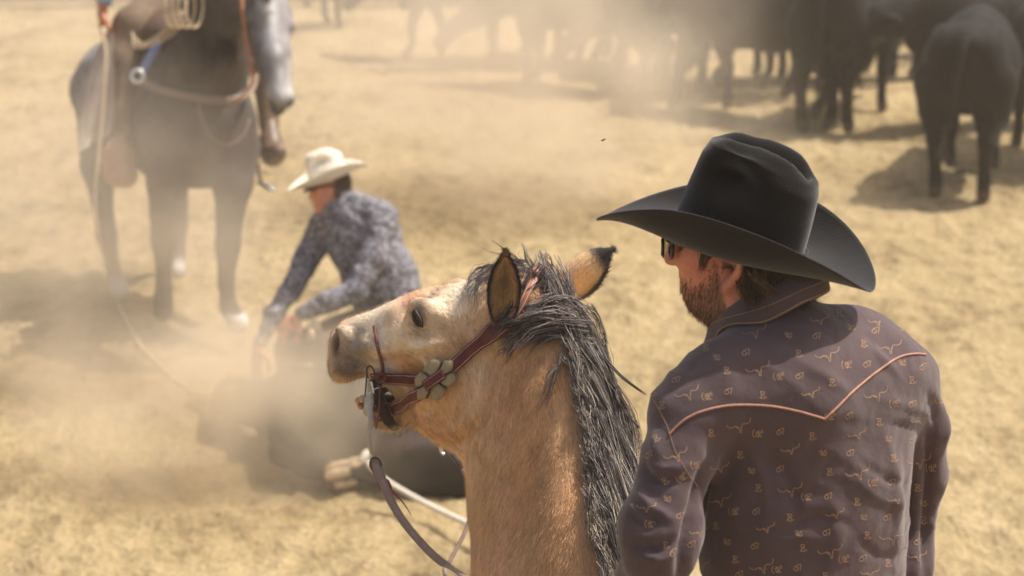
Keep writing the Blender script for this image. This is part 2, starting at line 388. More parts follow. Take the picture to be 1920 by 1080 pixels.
Cn=blobcol(pr[:,:2],neckbase,[((880,720),(40,90),cream,.5),((960,760),(60,60),np.array(lin(200,150,102)),.5),((900,1000),(30,160),np.array(lin(206,160,112)),.5),
  ((1040,700),(70,60),np.array(lin(160,108,68)),.5),((1000,900),(70,120),np.array(lin(180,126,76)),.4),((1080,980),(60,120),np.array(lin(172,124,84)),.5),((1110,800),(22,200),np.array(lin(160,138,116)),.7),((870,810),(40,34),brn,.5)])
C=C*hd[:,None]+Cn*(1-hd)[:,None]
C*= (1+.15*fbm(Wv*[1,1,1],11,3,2)+.06*fbm(Wv@np.array([[3,0,0],[0,3,0],[0,0,.6]]),36,2,4))[:,None]
C=np.clip(C,0,1)
# inner nostril dark
ns=onplane(628,640,.05); dd=np.linalg.norm((HV*[1,1,1]-ns)/[.013,.016,.026],axis=1); dd2=np.linalg.norm((HV-ns*[1,-1,1])/[.013,.016,.022],axis=1)
w_=np.clip(1.6-np.minimum(dd,dd2),0,1)[:,None]; C=C*(1-w_)+np.array(lin(52,34,34))*w_
coat=mat('buckskin_coat',None,.72,.25,var=.09,vscale=40,stretch=(1,1,.3),bump=.0012,bscale=200,bstretch=(1.6,1.6,.25),sheen=.2)
hair_m=mat('horse_hair',None,.55,.35,var=.1,vscale=60)
eye_m=mat('dark_eye',lin(20,14,12),.08,.6,var=.1,coat=1)
horse=empty('horse',(.35,3.3,0),'tan buckskin horse with black mane and maroon bridle, beside the man in black hat','horse')
hb=MB()
hb.add(Wv,HF,C,0)
# short coat hairs rooted on the skin so edges are furry
def fur(mb,V,N,C,count,length,width,dirfn,seed=1,mask=None,mi=0,lift=.25,cv=.22):
    rg=np.random.default_rng(seed); idx=np.arange(len(V)) if mask is None else np.nonzero(mask)[0]
    ii=rg.choice(idx,count); P=V[ii]+rg.normal(0,.0015,(count,3)); n=N[ii]; d=dirfn(P,n); d=d-n*(d*n).sum(1,keepdims=True); d/= (np.linalg.norm(d,axis=1,keepdims=True)+1e-9)
    d=d+rg.normal(0,.16,(count,3)); d/=np.linalg.norm(d,axis=1,keepdims=True)
    s=np.cross(n,d); s/= (np.linalg.norm(s,axis=1,keepdims=True)+1e-9); L=length*rg.uniform(.5,1.4,(count,1))
    P=P-n*.0008
    a=P-s*width/2; b=P+s*width/2; m1=P+d*L*.55+n*L*lift*.55; c=P+d*L+n*L*lift*.6
    Vv=np.stack([a,b,m1+s*width*.35,m1-s*width*.35,c],1).reshape(-1,3)
    k=np.arange(count)*5
    F=[]
    for x in k.tolist(): F.append((x,x+1,x+2,x+3)); F.append((x+3,x+2,x+4))
    cc=np.repeat(np.clip(C[ii]*(1+rg.normal(0,cv,(count,1))),0,1),5,0)
    mb.add(Vv,F,cc,mi)
def coatdir(P,n):
    d=np.zeros_like(P); hp=w2h(P); hd=np.clip((hp[:,0]+.10)/.1,0,1)[:,None]
    back=-HX*1.0+np.array([0,0,-.35]); down=np.array([.25,-.1,-1.])
    t=vnoise(P,9,3)[:,None]*.5
    return back*hd+down*(1-hd)+np.array([.6,.2,.0])*t
vis=(Wn@ (-FW) > -.35)
fur(hb,Wv,Wn,C,90000,.013,.0009,coatdir,1,vis,0)

# rest of the buckskin: shoulders, barrel, croup and legs below the picture
def horse_rear():
    f=Field([-.45,1.9,-.02],[1.35,4.25,1.9],.02)
    F_=unit(np.array([-.42,.9,0])); S_=np.array([.9,.42,0.])
    a=U(1055,1200,4.07)
    f.chain([a,np.array([.16,3.66,1.42]),np.array([.30,3.38,1.30])],[.15,.20,.26],.08)
    f.chain([np.array([.28,3.45,1.27]),np.array([.45,3.1,1.25]),np.array([.62,2.75,1.28]),np.array([.76,2.48,1.34])],[.27,.32,.31,.28],.10)
    f.chain([np.array([.30,3.42,1.50]),np.array([.40,3.2,1.46])],[.09,.09],.1)
    z=lambda p,h: np.array([p[0],p[1],h])
    for s in (-1,1):
        p=np.array([.22,3.55,0])+S_*s*.17
        f.chain([z(p,1.15),z(p+F_*.03,.90),z(p+F_*.02,.50),z(p,.22),z(p+F_*.05,.10),z(p+F_*.08,.03)],[.15,.085,.055,.038,.045,.058],.03)
        p=np.array([.80,2.42,0])+S_*s*.16
        f.chain([z(p,1.25),z(p+F_*.10,.88),z(p-F_*.12,.55),z(p-F_*.06,.25),z(p,.10),z(p+F_*.03,.03)],[.20,.12,.058,.042,.045,.058],.03)
    f.chain([np.array([.86,2.24,1.42]),np.array([.92,2.10,1.1]),np.array([.93,2.08,.6])],[.05,.06,.04],.04)
    f.blur(1); return f.mesh()
V,F=horse_rear(); F=fix_winding(V,F)
hb.add(V,F,np.clip(neckbase*(1+.12*fbm(V,6,3))[:,None]*np.where(V[:,2:3]<.6,.35,1),0,1))
HBVH=BVHTree.FromPolygons(Wv.tolist(),HF)
_r=np.random.default_rng(4)
for k in range(60):
    x,y=((_r.uniform(625,690),_r.uniform(650,712)) if k<34 else (_r.uniform(712,790),_r.uniform(788,806)))
    c,n=cast(HBVH,x,y,0)
    if c is None: continue
    L=_r.uniform(.012,.030); d=unit(n+HX*.5+np.array([0,0,-.7])+_r.normal(0,.3,3)); P=np.array([c,c+d*L*.5,c+d*L+np.array([0,0,-.003])])
    V,F=tube_geo(P,[.00035,.00028,.0001],3,False); hb.add(V,F,lin(150,120,92) if k%2 else lin(70,58,52))

horse_body=None
def ear_geo(base,tip,side,openn,wid,cup,n=16,m=12,fold=1.0):
    """a cupped leaf: base->tip axis, side = width direction, openn = direction the opening faces"""
    V=[];base=np.asarray(base);tip=np.asarray(tip)
    ax=tip-base; side=unit(side-ax*(side@ax)/(ax@ax)); o=unit(openn-ax*(openn@ax)/(ax@ax)); o=unit(o-side*(o@side))
    for i in range(n+1):
        t=i/n; w_=wid*(math.sin(math.pi*min(1,(.20+.80*t)**.85))**.8 if t<1 else 0)*1.0
        w_=wid*np.interp(t,[0,.15,.35,.55,.75,.9,1],[.58,.82,.98,1,.82,.50,.06])
        for j in range(m+1):
            a=(j/m-.5)*2; ang=a*1.75*np.interp(t,[0,.3,.8,1],[1.15,1,.7,.5])
            V.append(base+ax*t + side*math.sin(ang)*w_*.62/ max(.6,math.sin(min(1.57,abs(1.75))))*1.0 + o*(-math.cos(ang))*w_*cup + o*w_*cup*.4 + unit(ax)*(-.008*abs(a)*(1-t)))
    F=[(i*(m+1)+j,i*(m+1)+j+1,(i+1)*(m+1)+j+1,(i+1)*(m+1)+j) for i in range(n) for j in range(m)]
    return np.array(V),F,n,m
def add_ear(mb,base,tip,side,openn,wid,cup,incol,outcol,edgecol,blk):
    V,F,n,m=ear_geo(base,tip,side,openn,wid,cup)
    c=np.zeros((len(V),3)); k=0
    for i in range(n+1):
        for j in range(m+1):
            t=i/n; a=abs(j/m-.5)*2; e=np.clip((a-.62)/.2,0,1); e=max(e*np.clip(t/.25,0,1),np.clip((t-blk)/.12,0,1))
            c[k]=np.array(outcol)*(1-e)+np.array(edgecol)*e; k+=1
    N=normals(V,F)
    # outer skin and inner skin 3 mm apart
    o=unit(openn); sgn=1 if (N[(n//2)*(m+1)+m//2]@o)>0 else -1
    Vi=V+N*sgn*.003
    ci=np.zeros_like(c); k=0
    for i in range(n+1):
        for j in range(m+1):
            t=i/n; a=abs(j/m-.5)*2; e=np.clip((a-.66)/.18,0,1); e=max(e,np.clip((t-blk)/.15,0,1)); d=.6*math.exp(-((a)/.28)**2-((t-.5)/.25)**2)
            b=np.array(incol)*(1-d)+np.array(lin(38,26,22))*d; ci[k]=b*(1-e)+np.array(edgecol)*e; k+=1
    mb.add(V,F,c); mb.add(Vi,[f[::-1] for f in F],ci)
    rim=[]
    nn=len(V); VV=np.concatenate([V,Vi]); idx=[i*(m+1) for i in range(n+1)]+[n*(m+1)+j for j in range(1,m+1)]+[i*(m+1)+m for i in range(n-1,-1,-1)]
    Fr=[(idx[q],idx[q+1],idx[q+1]+nn,idx[q]+nn) for q in range(len(idx)-1)]
    mb.add(VV,Fr,np.concatenate([c,ci]))
    fur(mb,V,N*-sgn,c,2500,.009,.0011,lambda P,n_: np.broadcast_to(unit(tip-base),P.shape),5)
    fur(mb,Vi,N*sgn,ci,2600,.014,.0012,lambda P,n_: np.broadcast_to(unit(tip-base),P.shape)+unit(side)*.0,6,lift=.5)
earin=lin(214,174,124); earout=lin(212,170,118); blk=np.array(lin(34,26,26))
eb=U(944,600,4.130); et=U(948,472,4.07)
add_ear(hb,eb,et,RT*1.0+UP*.08-FW*.1,-FW*1.0-RT*.25,.053,.55,earin,earout,blk,.90)
eb=U(1048,545,4.36); et=U(1148,468,4.34)
add_ear(hb,eb,et,UP+RT*.4+FW*.1,FW+RT*.55-UP*.5,.066,.8,earin,lin(224,188,140),blk,.66)
horse_body=hb.build('body',[coat],horse)
# eyes
def eyeb(sg):
    fl=np.array([1,sg,1.]); cc=w2h(cast(HBVH,786,597,-.0005)[0])
    la=unit(onplane(796,616,.09)-onplane(777,574,.09)); sa=unit(np.array([la[2],0,-la[0]])); M=np.stack([la,sa,np.array([0,1.,0])],1)
    m=MB(); V,F=sphere_geo(cc,(.0155,.0062,.0100),M=M); m.add(h2w(V*fl),F); m.build('eye',eye_m,horse)
    mb=MB()
    def P_(a,b,h): return (cc+la*a+sa*b+np.array([0,h,0]))*fl
    sgn=1 if sa[0]>0 else -1                          # sgn*sa points to the nose
    fr=[P_(a*.88,sgn*b*.72,h) for a,b,h in ((-.024,.0,.001),(-.014,.0075,.007),(0,.0105,.0085),(.012,.0085,.007),(.021,.001,.003))]
    rr=[P_(a*.88,-sgn*b*.72,h) for a,b,h in ((-.024,.0,.001),(-.014,.006,.009),(0,.0085,.0105),(.012,.007,.009),(.021,.001,.003))]
    for q,rd,cl in ((fr,.0032,lin(92,76,64)),(rr,.0038,lin(60,50,46))):
        V,F=tube_geo(h2w(spline(q,14)),[rd*(.35+.65*math.sin(math.pi*i/13)) for i in range(14)],8); mb.add(V,F,cl)
    P=spline(rr,30)
    for i in range(2,22):
        a=P[i]; d=np.array([.012+random.uniform(-.003,.003),sg*.008,-.004-i*.0002])
        V,F=tube_geo(h2w(np.array([a,a+d*.6+[0,0,-.001],a+d])),[.0005,.0004,.0001],3,False); mb.add(V,F,lin(30,24,22))
    mb.build('eyelid',hair_m,horse)
eyeb(1); eyeb(-1)
# ---------------------------------------------------------------- hair
def strands(mb, ctrl, count, spread0, spread1, rad, cols, seed=0, seg=9, lenv=.25, wave=.004, push=None, flat=None, mi=0):
    """count thin strands around the guide curve ctrl (world points)"""
    rg=np.random.default_rng(seed+100); G_=spline(ctrl,seg); n=count
    t=np.linspace(0,1,seg)
    L=rg.uniform(1-lenv,1.0,(n,1)); tt=t[None]*L*(seg-1); i=np.clip(tt.astype(int),0,seg-2); f=(tt-i)[...,None]
    P=G_[i]*(1-f)+G_[i+1]*f
    nc=max(3,n//14); cc_=rg.normal(0,1,(nc,3)); c1_=rg.normal(0,1,(nc,3)); ci_=rg.integers(0,nc,n); o0=cc_[ci_]*.85+rg.normal(0,.45,(n,3)); o1=(c1_[ci_]*.9+cc_[ci_]*.4)+rg.normal(0,.22,(n,3))-o0*.6; sp0=np.asarray(spread0); sp1=np.asarray(spread1)
    P=P+o0[:,None]*sp0*(1-t)[None,:,None]+o1[:,None]*sp1*(t**1.2)[None,:,None]
    ph=rg.uniform(0,6.28,(nc,3))[ci_]+rg.normal(0,.35,(n,3)); fr=rg.uniform(2,6,(nc,1,1))[ci_]; P=P+wave*np.sin(ph[:,None]+fr*t[None,:,None])*(t[None,:,None])
    if push is not None:
        bvh,off=push; Q=P.reshape(-1,3)
        for k in range(len(Q)):
            loc,nr,_,d=bvh.find_nearest(Vector(Q[k]),.15)
            if loc is None: continue
            s_=(Vector(Q[k])-loc).dot(nr)
            o_=off*(0.35+.65*((k//seg*7919)%100)/100)
            if s_<o_: Q[k]=np.array(loc)+np.array(nr)*o_ if s_>-.05 else Q[k]
        P=Q.reshape(n,seg,3)
    T=np.gradient(P,axis=1); T/= (np.linalg.norm(T,axis=-1,keepdims=True)+1e-9)
    a=np.cross(T,np.array([.3,-.9,.3])); a/= (np.linalg.norm(a,axis=-1,keepdims=True)+1e-9); b=np.cross(T,a)
    r=(rad*rg.uniform(.6,1.3,(n,1))*np.clip(1.25*(1-t[None]**2.2),.12,1))[...,None]
    V=np.stack([P+r*(math.cos(q)*a+math.sin(q)*b) for q in (0,2.094,4.189)],2).reshape(-1,3)
    base=(np.arange(n)[:,None]*seg+np.arange(seg-1)[None]).ravel()*3
    F=np.concatenate([np.stack([base+k,base+(k+1)%3,base+3+(k+1)%3,base+3+k],1) for k in range(3)])
    cols=np.asarray(cols,float); ci=cols[rg.integers(0,len(cols),n)]*rg.uniform(.8,1.25,(n,1))
    mb.add(V,F.tolist(),np.repeat(np.clip(ci,0,1),seg*3,0),mi)
BLK=[lin(56,50,50),lin(74,66,66),lin(98,90,88),lin(42,36,38),lin(136,126,120),lin(88,72,62)]
GRY=[lin(146,136,128),lin(108,100,98),lin(182,170,156),lin(70,62,62)]
LGT=[lin(196,178,150),lin(170,154,132),lin(216,200,172),lin(140,124,108)]
def snapg(pts,lift=.012,dflt=4.15):
    """guide through pixels laid on the horse's skin"""
    out=[]; last=None; pend=[]
    for p in pts:
        c,n=cast(HBVH,p[0],p[1],lift) if len(p)==2 else (U(*p),None)
        out.append(c)
    ds=[dep(c) if c is not None else None for c in out]
    for i,c in enumerate(out):
        if c is None:
            j=[k for k in range(len(ds)) if ds[k] is not None]; d=ds[min(j,key=lambda k:abs(k-i))] if j else dflt
            out[i]=U(pts[i][0],pts[i][1],d)
    return np.array(out)
mane=MB()
def lock(pts,n,s0,s1,cols,rad=.0007,lift=.012,seed=None,wave=.010,lenv=.3,push=.01,seg=9):
    g=snapg(pts,lift); strands(mane,g,n,s0,s1,rad,cols,seed=len(mane.v) if seed is None else seed,seg=seg,wave=wave,lenv=lenv,push=(HBVH,push) if push else None)
# forelock between the ears
lock([(985,505),(940,500),(905,520),(885,555),(876,590)],80,.012,.010,BLK+GRY[:2])
lock([(975,500),(925,498),(896,515),(880,540)],50,.010,.012,BLK+GRY)
lock([(990,510),(950,510),(920,540),(905,575)],60,.012,.012,BLK)
lock([(985,500),(955,478),(935,470,4.2),(915,462,4.2)],14,.004,.008,BLK,push=0)
lock([(998,505),(990,490),(980,475,4.2),(972,462,4.18)],16,.004,.005,GRY,push=0)
lock([(1030,520),(1029,498),(1024,480,4.2),(1018,466,4.2)],26,.005,.006,BLK+GRY,push=0)
# crown and behind the ears, sweeping down the near side
TOP=[lin(92,78,74),lin(128,114,108),lin(150,136,128),lin(66,56,56),lin(118,88,74),lin(176,164,152)]
lock([(1008,510),(995,540),(975,570),(955,600),(925,628)],100,.012,.012,BLK+GRY)
lock([(1020,520),(1030,560),(1040,600),(1060,640)],170,.016,.014,TOP+BLK,rad=.0006)
lock([(1035,530),(1058,575),(1075,620),(1085,680)],180,.016,.016,TOP+BLK,rad=.0006)
lock([(1075,600),(1040,588),(1000,598),(955,612),(920,622)],190,.016,.014,TOP+BLK,rad=.0006)
lock([(1080,620),(1040,612),(1000,622),(965,640),(945,665)],160,.014,.014,TOP+BLK,rad=.0006)
lock([(1082,640),(1050,632),(1015,640),(990,660)],100,.012,.012,BLK+GRY)
lock([(1070,590),(1040,570),(1010,580),(985,600)],120,.016,.012,BLK+GRY)
lock([(1055,672),(1047,700),(1035,735),(1020,770)],26,.003,.006,BLK,push=.006)
lock([(965,640),(955,660),(940,690)],12,.005,.006,BLK,push=.006)
# the long fall down the right of the neck
falls=[([(1070,610),(1100,660),(1130,715),(1160,770),(1180,830)],150),([(1075,650),(1108,710),(1138,780),(1165,850),(1182,920)],200),([(1088,710),(1118,780),(1146,850),(1168,920),(1178,990)],220),
 ([(1098,780),(1126,850),(1150,920),(1168,990),(1172,1060)],220),([(1106,850),(1132,920),(1154,990),(1168,1060),(1166,1130)],220),([(1114,920),(1138,990),(1156,1060),(1165,1140)],200),([(1122,990),(1144,1060),(1158,1130),(1160,1190)],180),
 ([(1065,600),(1095,640),(1120,690),(1140,745),(1150,800)],120)]
for g,n in falls:
    g=g+[(g[-1][0]+6,g[-1][1]+70)]; n=int(n*1.45)
    g=[(x+12,y) for x,y in g]; lock(g,n,.010,.012,BLK[:4]+GRY+[lin(196,186,170)],lift=.016,rad=.00055,wave=.012,push=.014)
    lock([(x+6,y+20) for x,y in g],18,.012,.018,GRY+LGT[:1],lift=.024,rad=.0006,wave=.024,push=.02)
# pale short hairs where the coat meets the mane
edge=spline([(1062,640),(1080,720),(1094,800),(1104,880),(1112,960),(1124,1040),(1140,1110)],46)
edge=spline(edge,100)
for k,(x,y) in enumerate(edge):
    x+=random.uniform(-4,8); y+=random.uniform(-6,6)
    lock([(x-4,y-14),(x+4,y+6),(x+12,y+30),(x+17+random.uniform(-6,8),y+56+random.uniform(-16,20))],9,.008,.010,LGT[:2]+GRY+BLK[:3],lift=.020,rad=.0008,seed=900+k,push=.016,seg=6)
# two locks blown loose to the right
lock([(1074,632),(1100,640,4.1),(1135,672,4.08),(1170,710,4.06),(1212,742,4.04)],60,.004,.0012,BLK,rad=.0009,push=0,lenv=.1,wave=.002)
lock([(1140,725),(1160,755,4.02),(1182,785,4.02),(1200,806,4.0)],30,.003,.0012,BLK,push=0,lenv=.1,wave=.002)
mane_o=mane.build('mane',[hair_m],horse)
# ---------------------------------------------------------------- bridle
def leather(name,c,rough=.45,**k): return mat(name,c,rough,.4,var=.18,vscale=90,bump=.0004,bscale=350,**k)
oxb=leather('oxblood_leather',lin(96,34,36)); tanl=leather('tan_leather',lin(158,108,84)); brl=leather('grey_brown_leather',lin(140,120,108)); thong_m=leather('red_brown_thong',lin(116,64,56)); thread=mat('pale_thread',lin(226,190,172),.8,.2,var=.1)
blkl=leather('black_leather',lin(48,36,34)); steel=mat('worn_steel',lin(186,178,160),.5,.5,var=.22,vscale=60,metal=.45,bump=.0004,bscale=200); rawhide=mat('dusty_rawhide',lin(160,144,112),.75,.25,var=.18,vscale=70,bump=.0008,bscale=120); iron=mat('dark_iron',lin(78,66,60),.4,.5,var=.2,metal=.5)
chrome=mat('bright_steel',lin(225,225,220),.15,.5,var=.05,metal=1.0)
bridle=MB()
def surf_path(pts,n,off):
    P=[];N=[]
    for x,y in spline(pts,n):
        c,nn=cast(HBVH,x,y,0)
        P.append(c); N.append(nn)
    ok=[i for i,c in enumerate(P) if c is not None]
    for i in range(len(P)):
        if P[i] is None:
            j=min(ok,key=lambda k:abs(k-i)); q=spline(pts,n)[i]; P[i]=U(q[0],q[1],dep(P[j])); N[i]=N[j]
    P=np.array(P);N=np.array(N)
    for _ in range(6):
        N[1:-1]=(N[:-2]+N[1:-1]*2+N[2:])/4; 
        P[1:-1]=(P[:-2]+P[1:-1]*2+P[2:])/4
    N/=np.linalg.norm(N,axis=1,keepdims=True)
    return P+N*off,N
def stitched(mb,pts,w,off,n=60,th=.003,m_main=0,m_th=1,edge=.0032,taper=None,smooth=True):
    P,N=surf_path(pts,n,off); ww=np.interp(np.linspace(0,1,n),*zip(*w)) if not np.isscalar(w) else np.full(n,w)
    V,F=strap_geo(P,ww,th,N); mb.add(V,F,mi=m_main)
    T=np.gradient(P,axis=0); T/=np.linalg.norm(T,axis=1,keepdims=True); Bv=np.cross(T,N); Bv/=np.linalg.norm(Bv,axis=1,keepdims=True)
    arc=np.concatenate([[0],np.cumsum(np.linalg.norm(np.diff(P,axis=0),axis=1))])
    for s in (-1,1):
        Q=P+Bv*s*(ww/2-edge)[:,None]+N*(th+.0002); t=.003
        while t<arc[-1]-.004:
            a=[np.interp([t,t+.0032],arc,Q[:,k]) for k in range(3)]; a=np.array(a).T
            V,F=tube_geo(a,.0008,4); mb.add(V,F,mi=m_th); t+=.0042
    return P,N
bm=MB(); 
# cheek strap: light narrow piece over the poll, wide shaped piece, then down to a pointed end
stitched(bm,[(1008,522),(995,545),(980,580),(966,600)],.0150,.017,30,m_main=2)
stitched(bm,[(985,585),(958,600),(930,620),(895,650),(860,682),(822,714),(790,740),(760,758),(736,775)],[(0,.028),(.12,.035),(.26,.036),(.34,.026),(.8,.025),(1,.025)],.012,90)
P,N=surf_path([(748,766),(730,779),(719,788)],10,.0125); V,F=strap_geo(P,np.linspace(.025,.003,10),.003,N); bm.add(V,F,mi=0)
# noseband / bit hanger
stitched(bm,[(702,704),(722,706),(760,710),(800,716),(830,718)],[(0,.020),(.12,.024),(1,.024)],.009,50)
# side behind the head: the strap continues over the poll to the far side
P=[h2w(onplane(1008,520,.0)+[0,y,z]) for y,z in ((.03,.012),(-.02,.018),(-.07,-.01),(-.10,-.07),(-.10,-.16))]
V,F=strap_geo(spline(P,20),.015,.003,np.array([0,0,1.])-HX*.3); bm.add(V,F,mi=2)
bridle_o=bm.build('bridle',[oxb,thread,tanl],horse)
# rawhide flower concho with dark lacing
c0,n0=cast(HBVH,822,711,0); n0=unit(n0*.8-FW*.2); tx=unit(np.cross(np.cross(n0,U(860,690,4.2)-U(790,735,4.2)),n0)); ty=np.cross(n0,tx)
def cpt(x,y,h): 
    px_=4.2/FPX; return c0+tx*x*px_+ty*y*px_+n0*h
cm=MB()
pet=[(8,-46,15,16),(-30,-28,17,20),(-36,8,14,17),(-22,30,16,17),(14,34,18,18),(34,18,16,17),(38,-14,14,17)]
base_o=.0175
sg=1 if (ty@UP)>0 else -1
for k in range(6):
    a0=2*math.pi*(k+.25)/6; rx=46; ry=27
    cx,cy=math.cos(a0)*rx*.55,math.sin(a0)*ry*.60
    V=[];n_=9
    mid=len(V); Vp=[cpt(cx,cy,base_o+.0035)]
    kp=[(.16,-30),(.45,-29),(.75,-27),(.92,-20),(1.02,-10),(1.10,0),(1.02,10),(.92,20),(.75,27),(.45,29),(.16,30)]
    ring=[]
    for fr_,an_ in kp:
        a=a0+R(an_*1.12); fr_*=1+.07*math.sin(k*2.1+an_*.08); ring.append((math.cos(a)*rx*fr_*1.02,math.sin(a)*ry*fr_*1.18))
    nk=len(ring)
    for (x,y) in ring: Vp.append(cpt(cx+(x-cx)*.6,cy+(y-cy)*.6,base_o+.0030+.0006*math.sin(3*x)))
    for (x,y) in ring: Vp.append(cpt(x,y,base_o+.001))
    for (x,y) in ring: Vp.append(cpt(x,y,base_o-.003))
    F=[(0,1+j,1+(j+1)%nk) for j in range(nk)]+[(1+j+nk*r,1+j+nk*(r+1),1+(j+1)%nk+nk*(r+1),1+(j+1)%nk+nk*r) for r in (0,1) for j in range(nk)]
    cm.add(Vp,F,mi=0)
    for s_ in (-.06,): 
        a=a0+math.pi/6; V,F=tube_geo(np.array([cpt(math.cos(a)*rx*q_,math.sin(a)*ry*q_,base_o+.0048-.0022*q_) for q_ in (.30,.55,.8,1.0)]),.0017,6); cm.add(V,F,mi=1)
Vp=[cpt(0,0,base_o+.002)]+[cpt(math.cos(2*math.pi*j/16)*22,math.sin(2*math.pi*j/16)*17,base_o+.001) for j in range(16)]; cm.add(Vp,[(0,1+j,1+(j+1)%16) for j in range(16)],mi=0)
cc=cm.build('concho',[rawhide,blkl],bridle_o)
cs=MB(); P=np.array([cpt(x,0,base_o+.0052+.0018*math.cos(x/22*1.4)) for x in np.linspace(-23,23,12)]); V,F=strap_geo(P,.0215,.002,n0); cs.add(V,F,mi=0)
for s in (-1,1):
    for x in np.arange(-20,20,4.2):
        V,F=tube_geo(np.array([cpt(x,0,base_o+.0074+.0018*math.cos(x/22*1.4))+ty*s*.0075,cpt(x+3,0,base_o+.0074+.0018*math.cos(x/22*1.4))+ty*s*.0075]),.00055,4); cs.add(V,F,mi=1)
cs.build('centre_strap',[oxb,thread],bridle_o)
# thongs
th=MB()
d0=dep(cast(HBVH,715,690)[0])-.012
def D(pts,d): return np.array([U(x,y,d if len(r)==0 else r[0]) for x,y,*r in pts])
P,N=surf_path([(704,612),(707,635),(713,660),(719,685),(720,702)],20,.004); V,F=strap_geo(P,np.linspace(.0066,.0078,20),.003,N); th.add(V,F)
V,F=tube_geo(spline(D([(712,722),(712,745),(711,770),(706,800),(703,806)],d0-.025),18),[.0036]*12+[.0034,.003,.0026,.002,.0015,.001],6,flat=.5); th.add(V,F)
for a in range(3):
    V,F=tube_geo(np.array([U(714,709,d0-.012)+RT*.0085*math.cos(t+a)*1.0+UP*.0075*math.sin(t+a)+FW*.004*math.sin(2*t+a*2) for t in np.linspace(0,6.28,20)]),.0034,6); th.add(V,F)
th.build('thong',[thong_m],bridle_o)
# bit: shank plate, rings, curb, mouthpiece
dS=d0-.018
Z8=lambda x,y:(640+x/4.908,680+y/4.908)
outl=[Z8(*p) for p in ((255,130),(268,200),(290,290),(298,360),(290,430),(302,510),(296,580),(276,640),(274,720),(292,832),(262,842),(240,740),(232,650),(242,560),(246,505),(222,492),(203,470),(202,430),(212,380),(206,330),(232,300),(240,240),(236,180))]
bt=MB(); pf=[U(x,y,dS) for x,y in outl]; pb=[p+FW*.006 for p in pf]; n=len(pf)
outl2=spline(outl+[outl[0]],70)[:-1]; pf=[U(x,y,dS) for x,y in outl2]; pb=[p+FW*.006 for p in pf]; n=len(pf); ctr=np.mean(outl2,0)
pin=[U(x+(1.2 if x<np.interp(y,[700,770,850],[694,692,694]) else -1.2),y,dS-.0012) for x,y in outl2]
bt.add(pin+pf+pb,[tuple(range(n))]+[(j,j+n,(j+1)%n+n,(j+1)%n) for j in range(n)]+[(j+n,j+2*n,(j+1)%n+2*n,(j+1)%n+n) for j in range(n)]+[tuple(range(2*n,3*n))[::-1]],mi=0)
far=MB(); off=-HY*.125
bt.add([p+off for p in pf+pb],[tuple(range(n))]+[(j,j+n,(j+1)%n+n,(j+1)%n) for j in range(n)]+[tuple(range(n,2*n))[::-1]],mi=0)
V,F=tube_geo(np.array([U(698,745,dS+.004),U(698,745,dS+.004)+off]),.006,8); bt.add(V,F,mi=1)
bt_o=bt.build('bit',[steel,iron],bridle_o)
rg=MB()
def ringg(mb,c,rx,ry,rad,tilt=0,d=dS,n=26,mi=0,axis=None):
    P=[]
    for t in np.linspace(0,2*math.pi,n):
        x,y=rx*math.cos(t),ry*math.sin(t); P.append(U(c[0]+x*math.cos(tilt)-y*math.sin(tilt),c[1]+x*math.sin(tilt)+y*math.cos(tilt),d+.006*math.cos(t)))
    V,F=tube_geo(np.array(P),rad,7,False); mb.add(V,F,mi=mi)
ringg(rg,(695,700),7,14,.0019,-.2,dS+.006); rg.build('ring',[iron,chrome],bridle_o); rg=MB(); ringg(rg,(704,871),10,13,.0022,-.2,dS-.004); rg.build('ring',[iron,chrome],bridle_o); rg=MB()
V,F=tube_geo(D([(692,738),(703,729),(716,726)],dS-.004),.0012,6); rg.add(V,F,mi=1)
V,F=tube_geo(spline(D([(709,722),(717,737),(723,752),(722,757),(718,754)],dS-.001),12),.0014,6); rg.add(V,F,mi=0)
V,F=tube_geo(spline(D([(688,700),(686,725),(684,750),(684,758)],dS+.002),12),.0016,6); rg.add(V,F,mi=0)
rg.build('curb_hook',[iron,chrome],bridle_o)
cb=MB()
# broad black curb leather behind the shank and under the chin
P=spline(D([(706,712,dS+.016),(712,745,dS+.016),(720,775,dS+.018),(735,797,dS+.03),(740,800,dS+.08),(735,790,dS+.14)],dS),26); V,F=strap_geo(P,[.018]*6+[.022]*8+[.018]*12,.004,-FW); cb.add(V,F)
cb.build('curb_strap',[blkl],bridle_o)
# open mouth: dark lining, tongue and teeth
mo=MB(); V,F=sphere_geo(onplane(722,758,0),(.040,.026,.022)); 
V=h2w(V); mo.add(V,F,lin(60,30,28))
for (x,y,rx,cl) in ((677,760,.008,lin(196,146,118)),(671,752,.007,lin(214,168,110)),(679,748,.007,lin(220,190,140))):
    V,F=sphere_geo(U(x,y,dS+.045),(rx,.02,rx*.9)); mo.add(V,F,cl)
V,F=tube_geo(spline(D([(735,765,dS+.06),(705,768,dS+.06),(684,772,dS+.06)],0),10),[.018,.018,.018,.017,.016,.014,.012,.010,.008,.005],10,flat=.6); mo.add(V,F,lin(120,70,64))
mo.build('mouth',[mat('wet_mouth',None,.35,.4,var=.15,vscale=90)],horse)
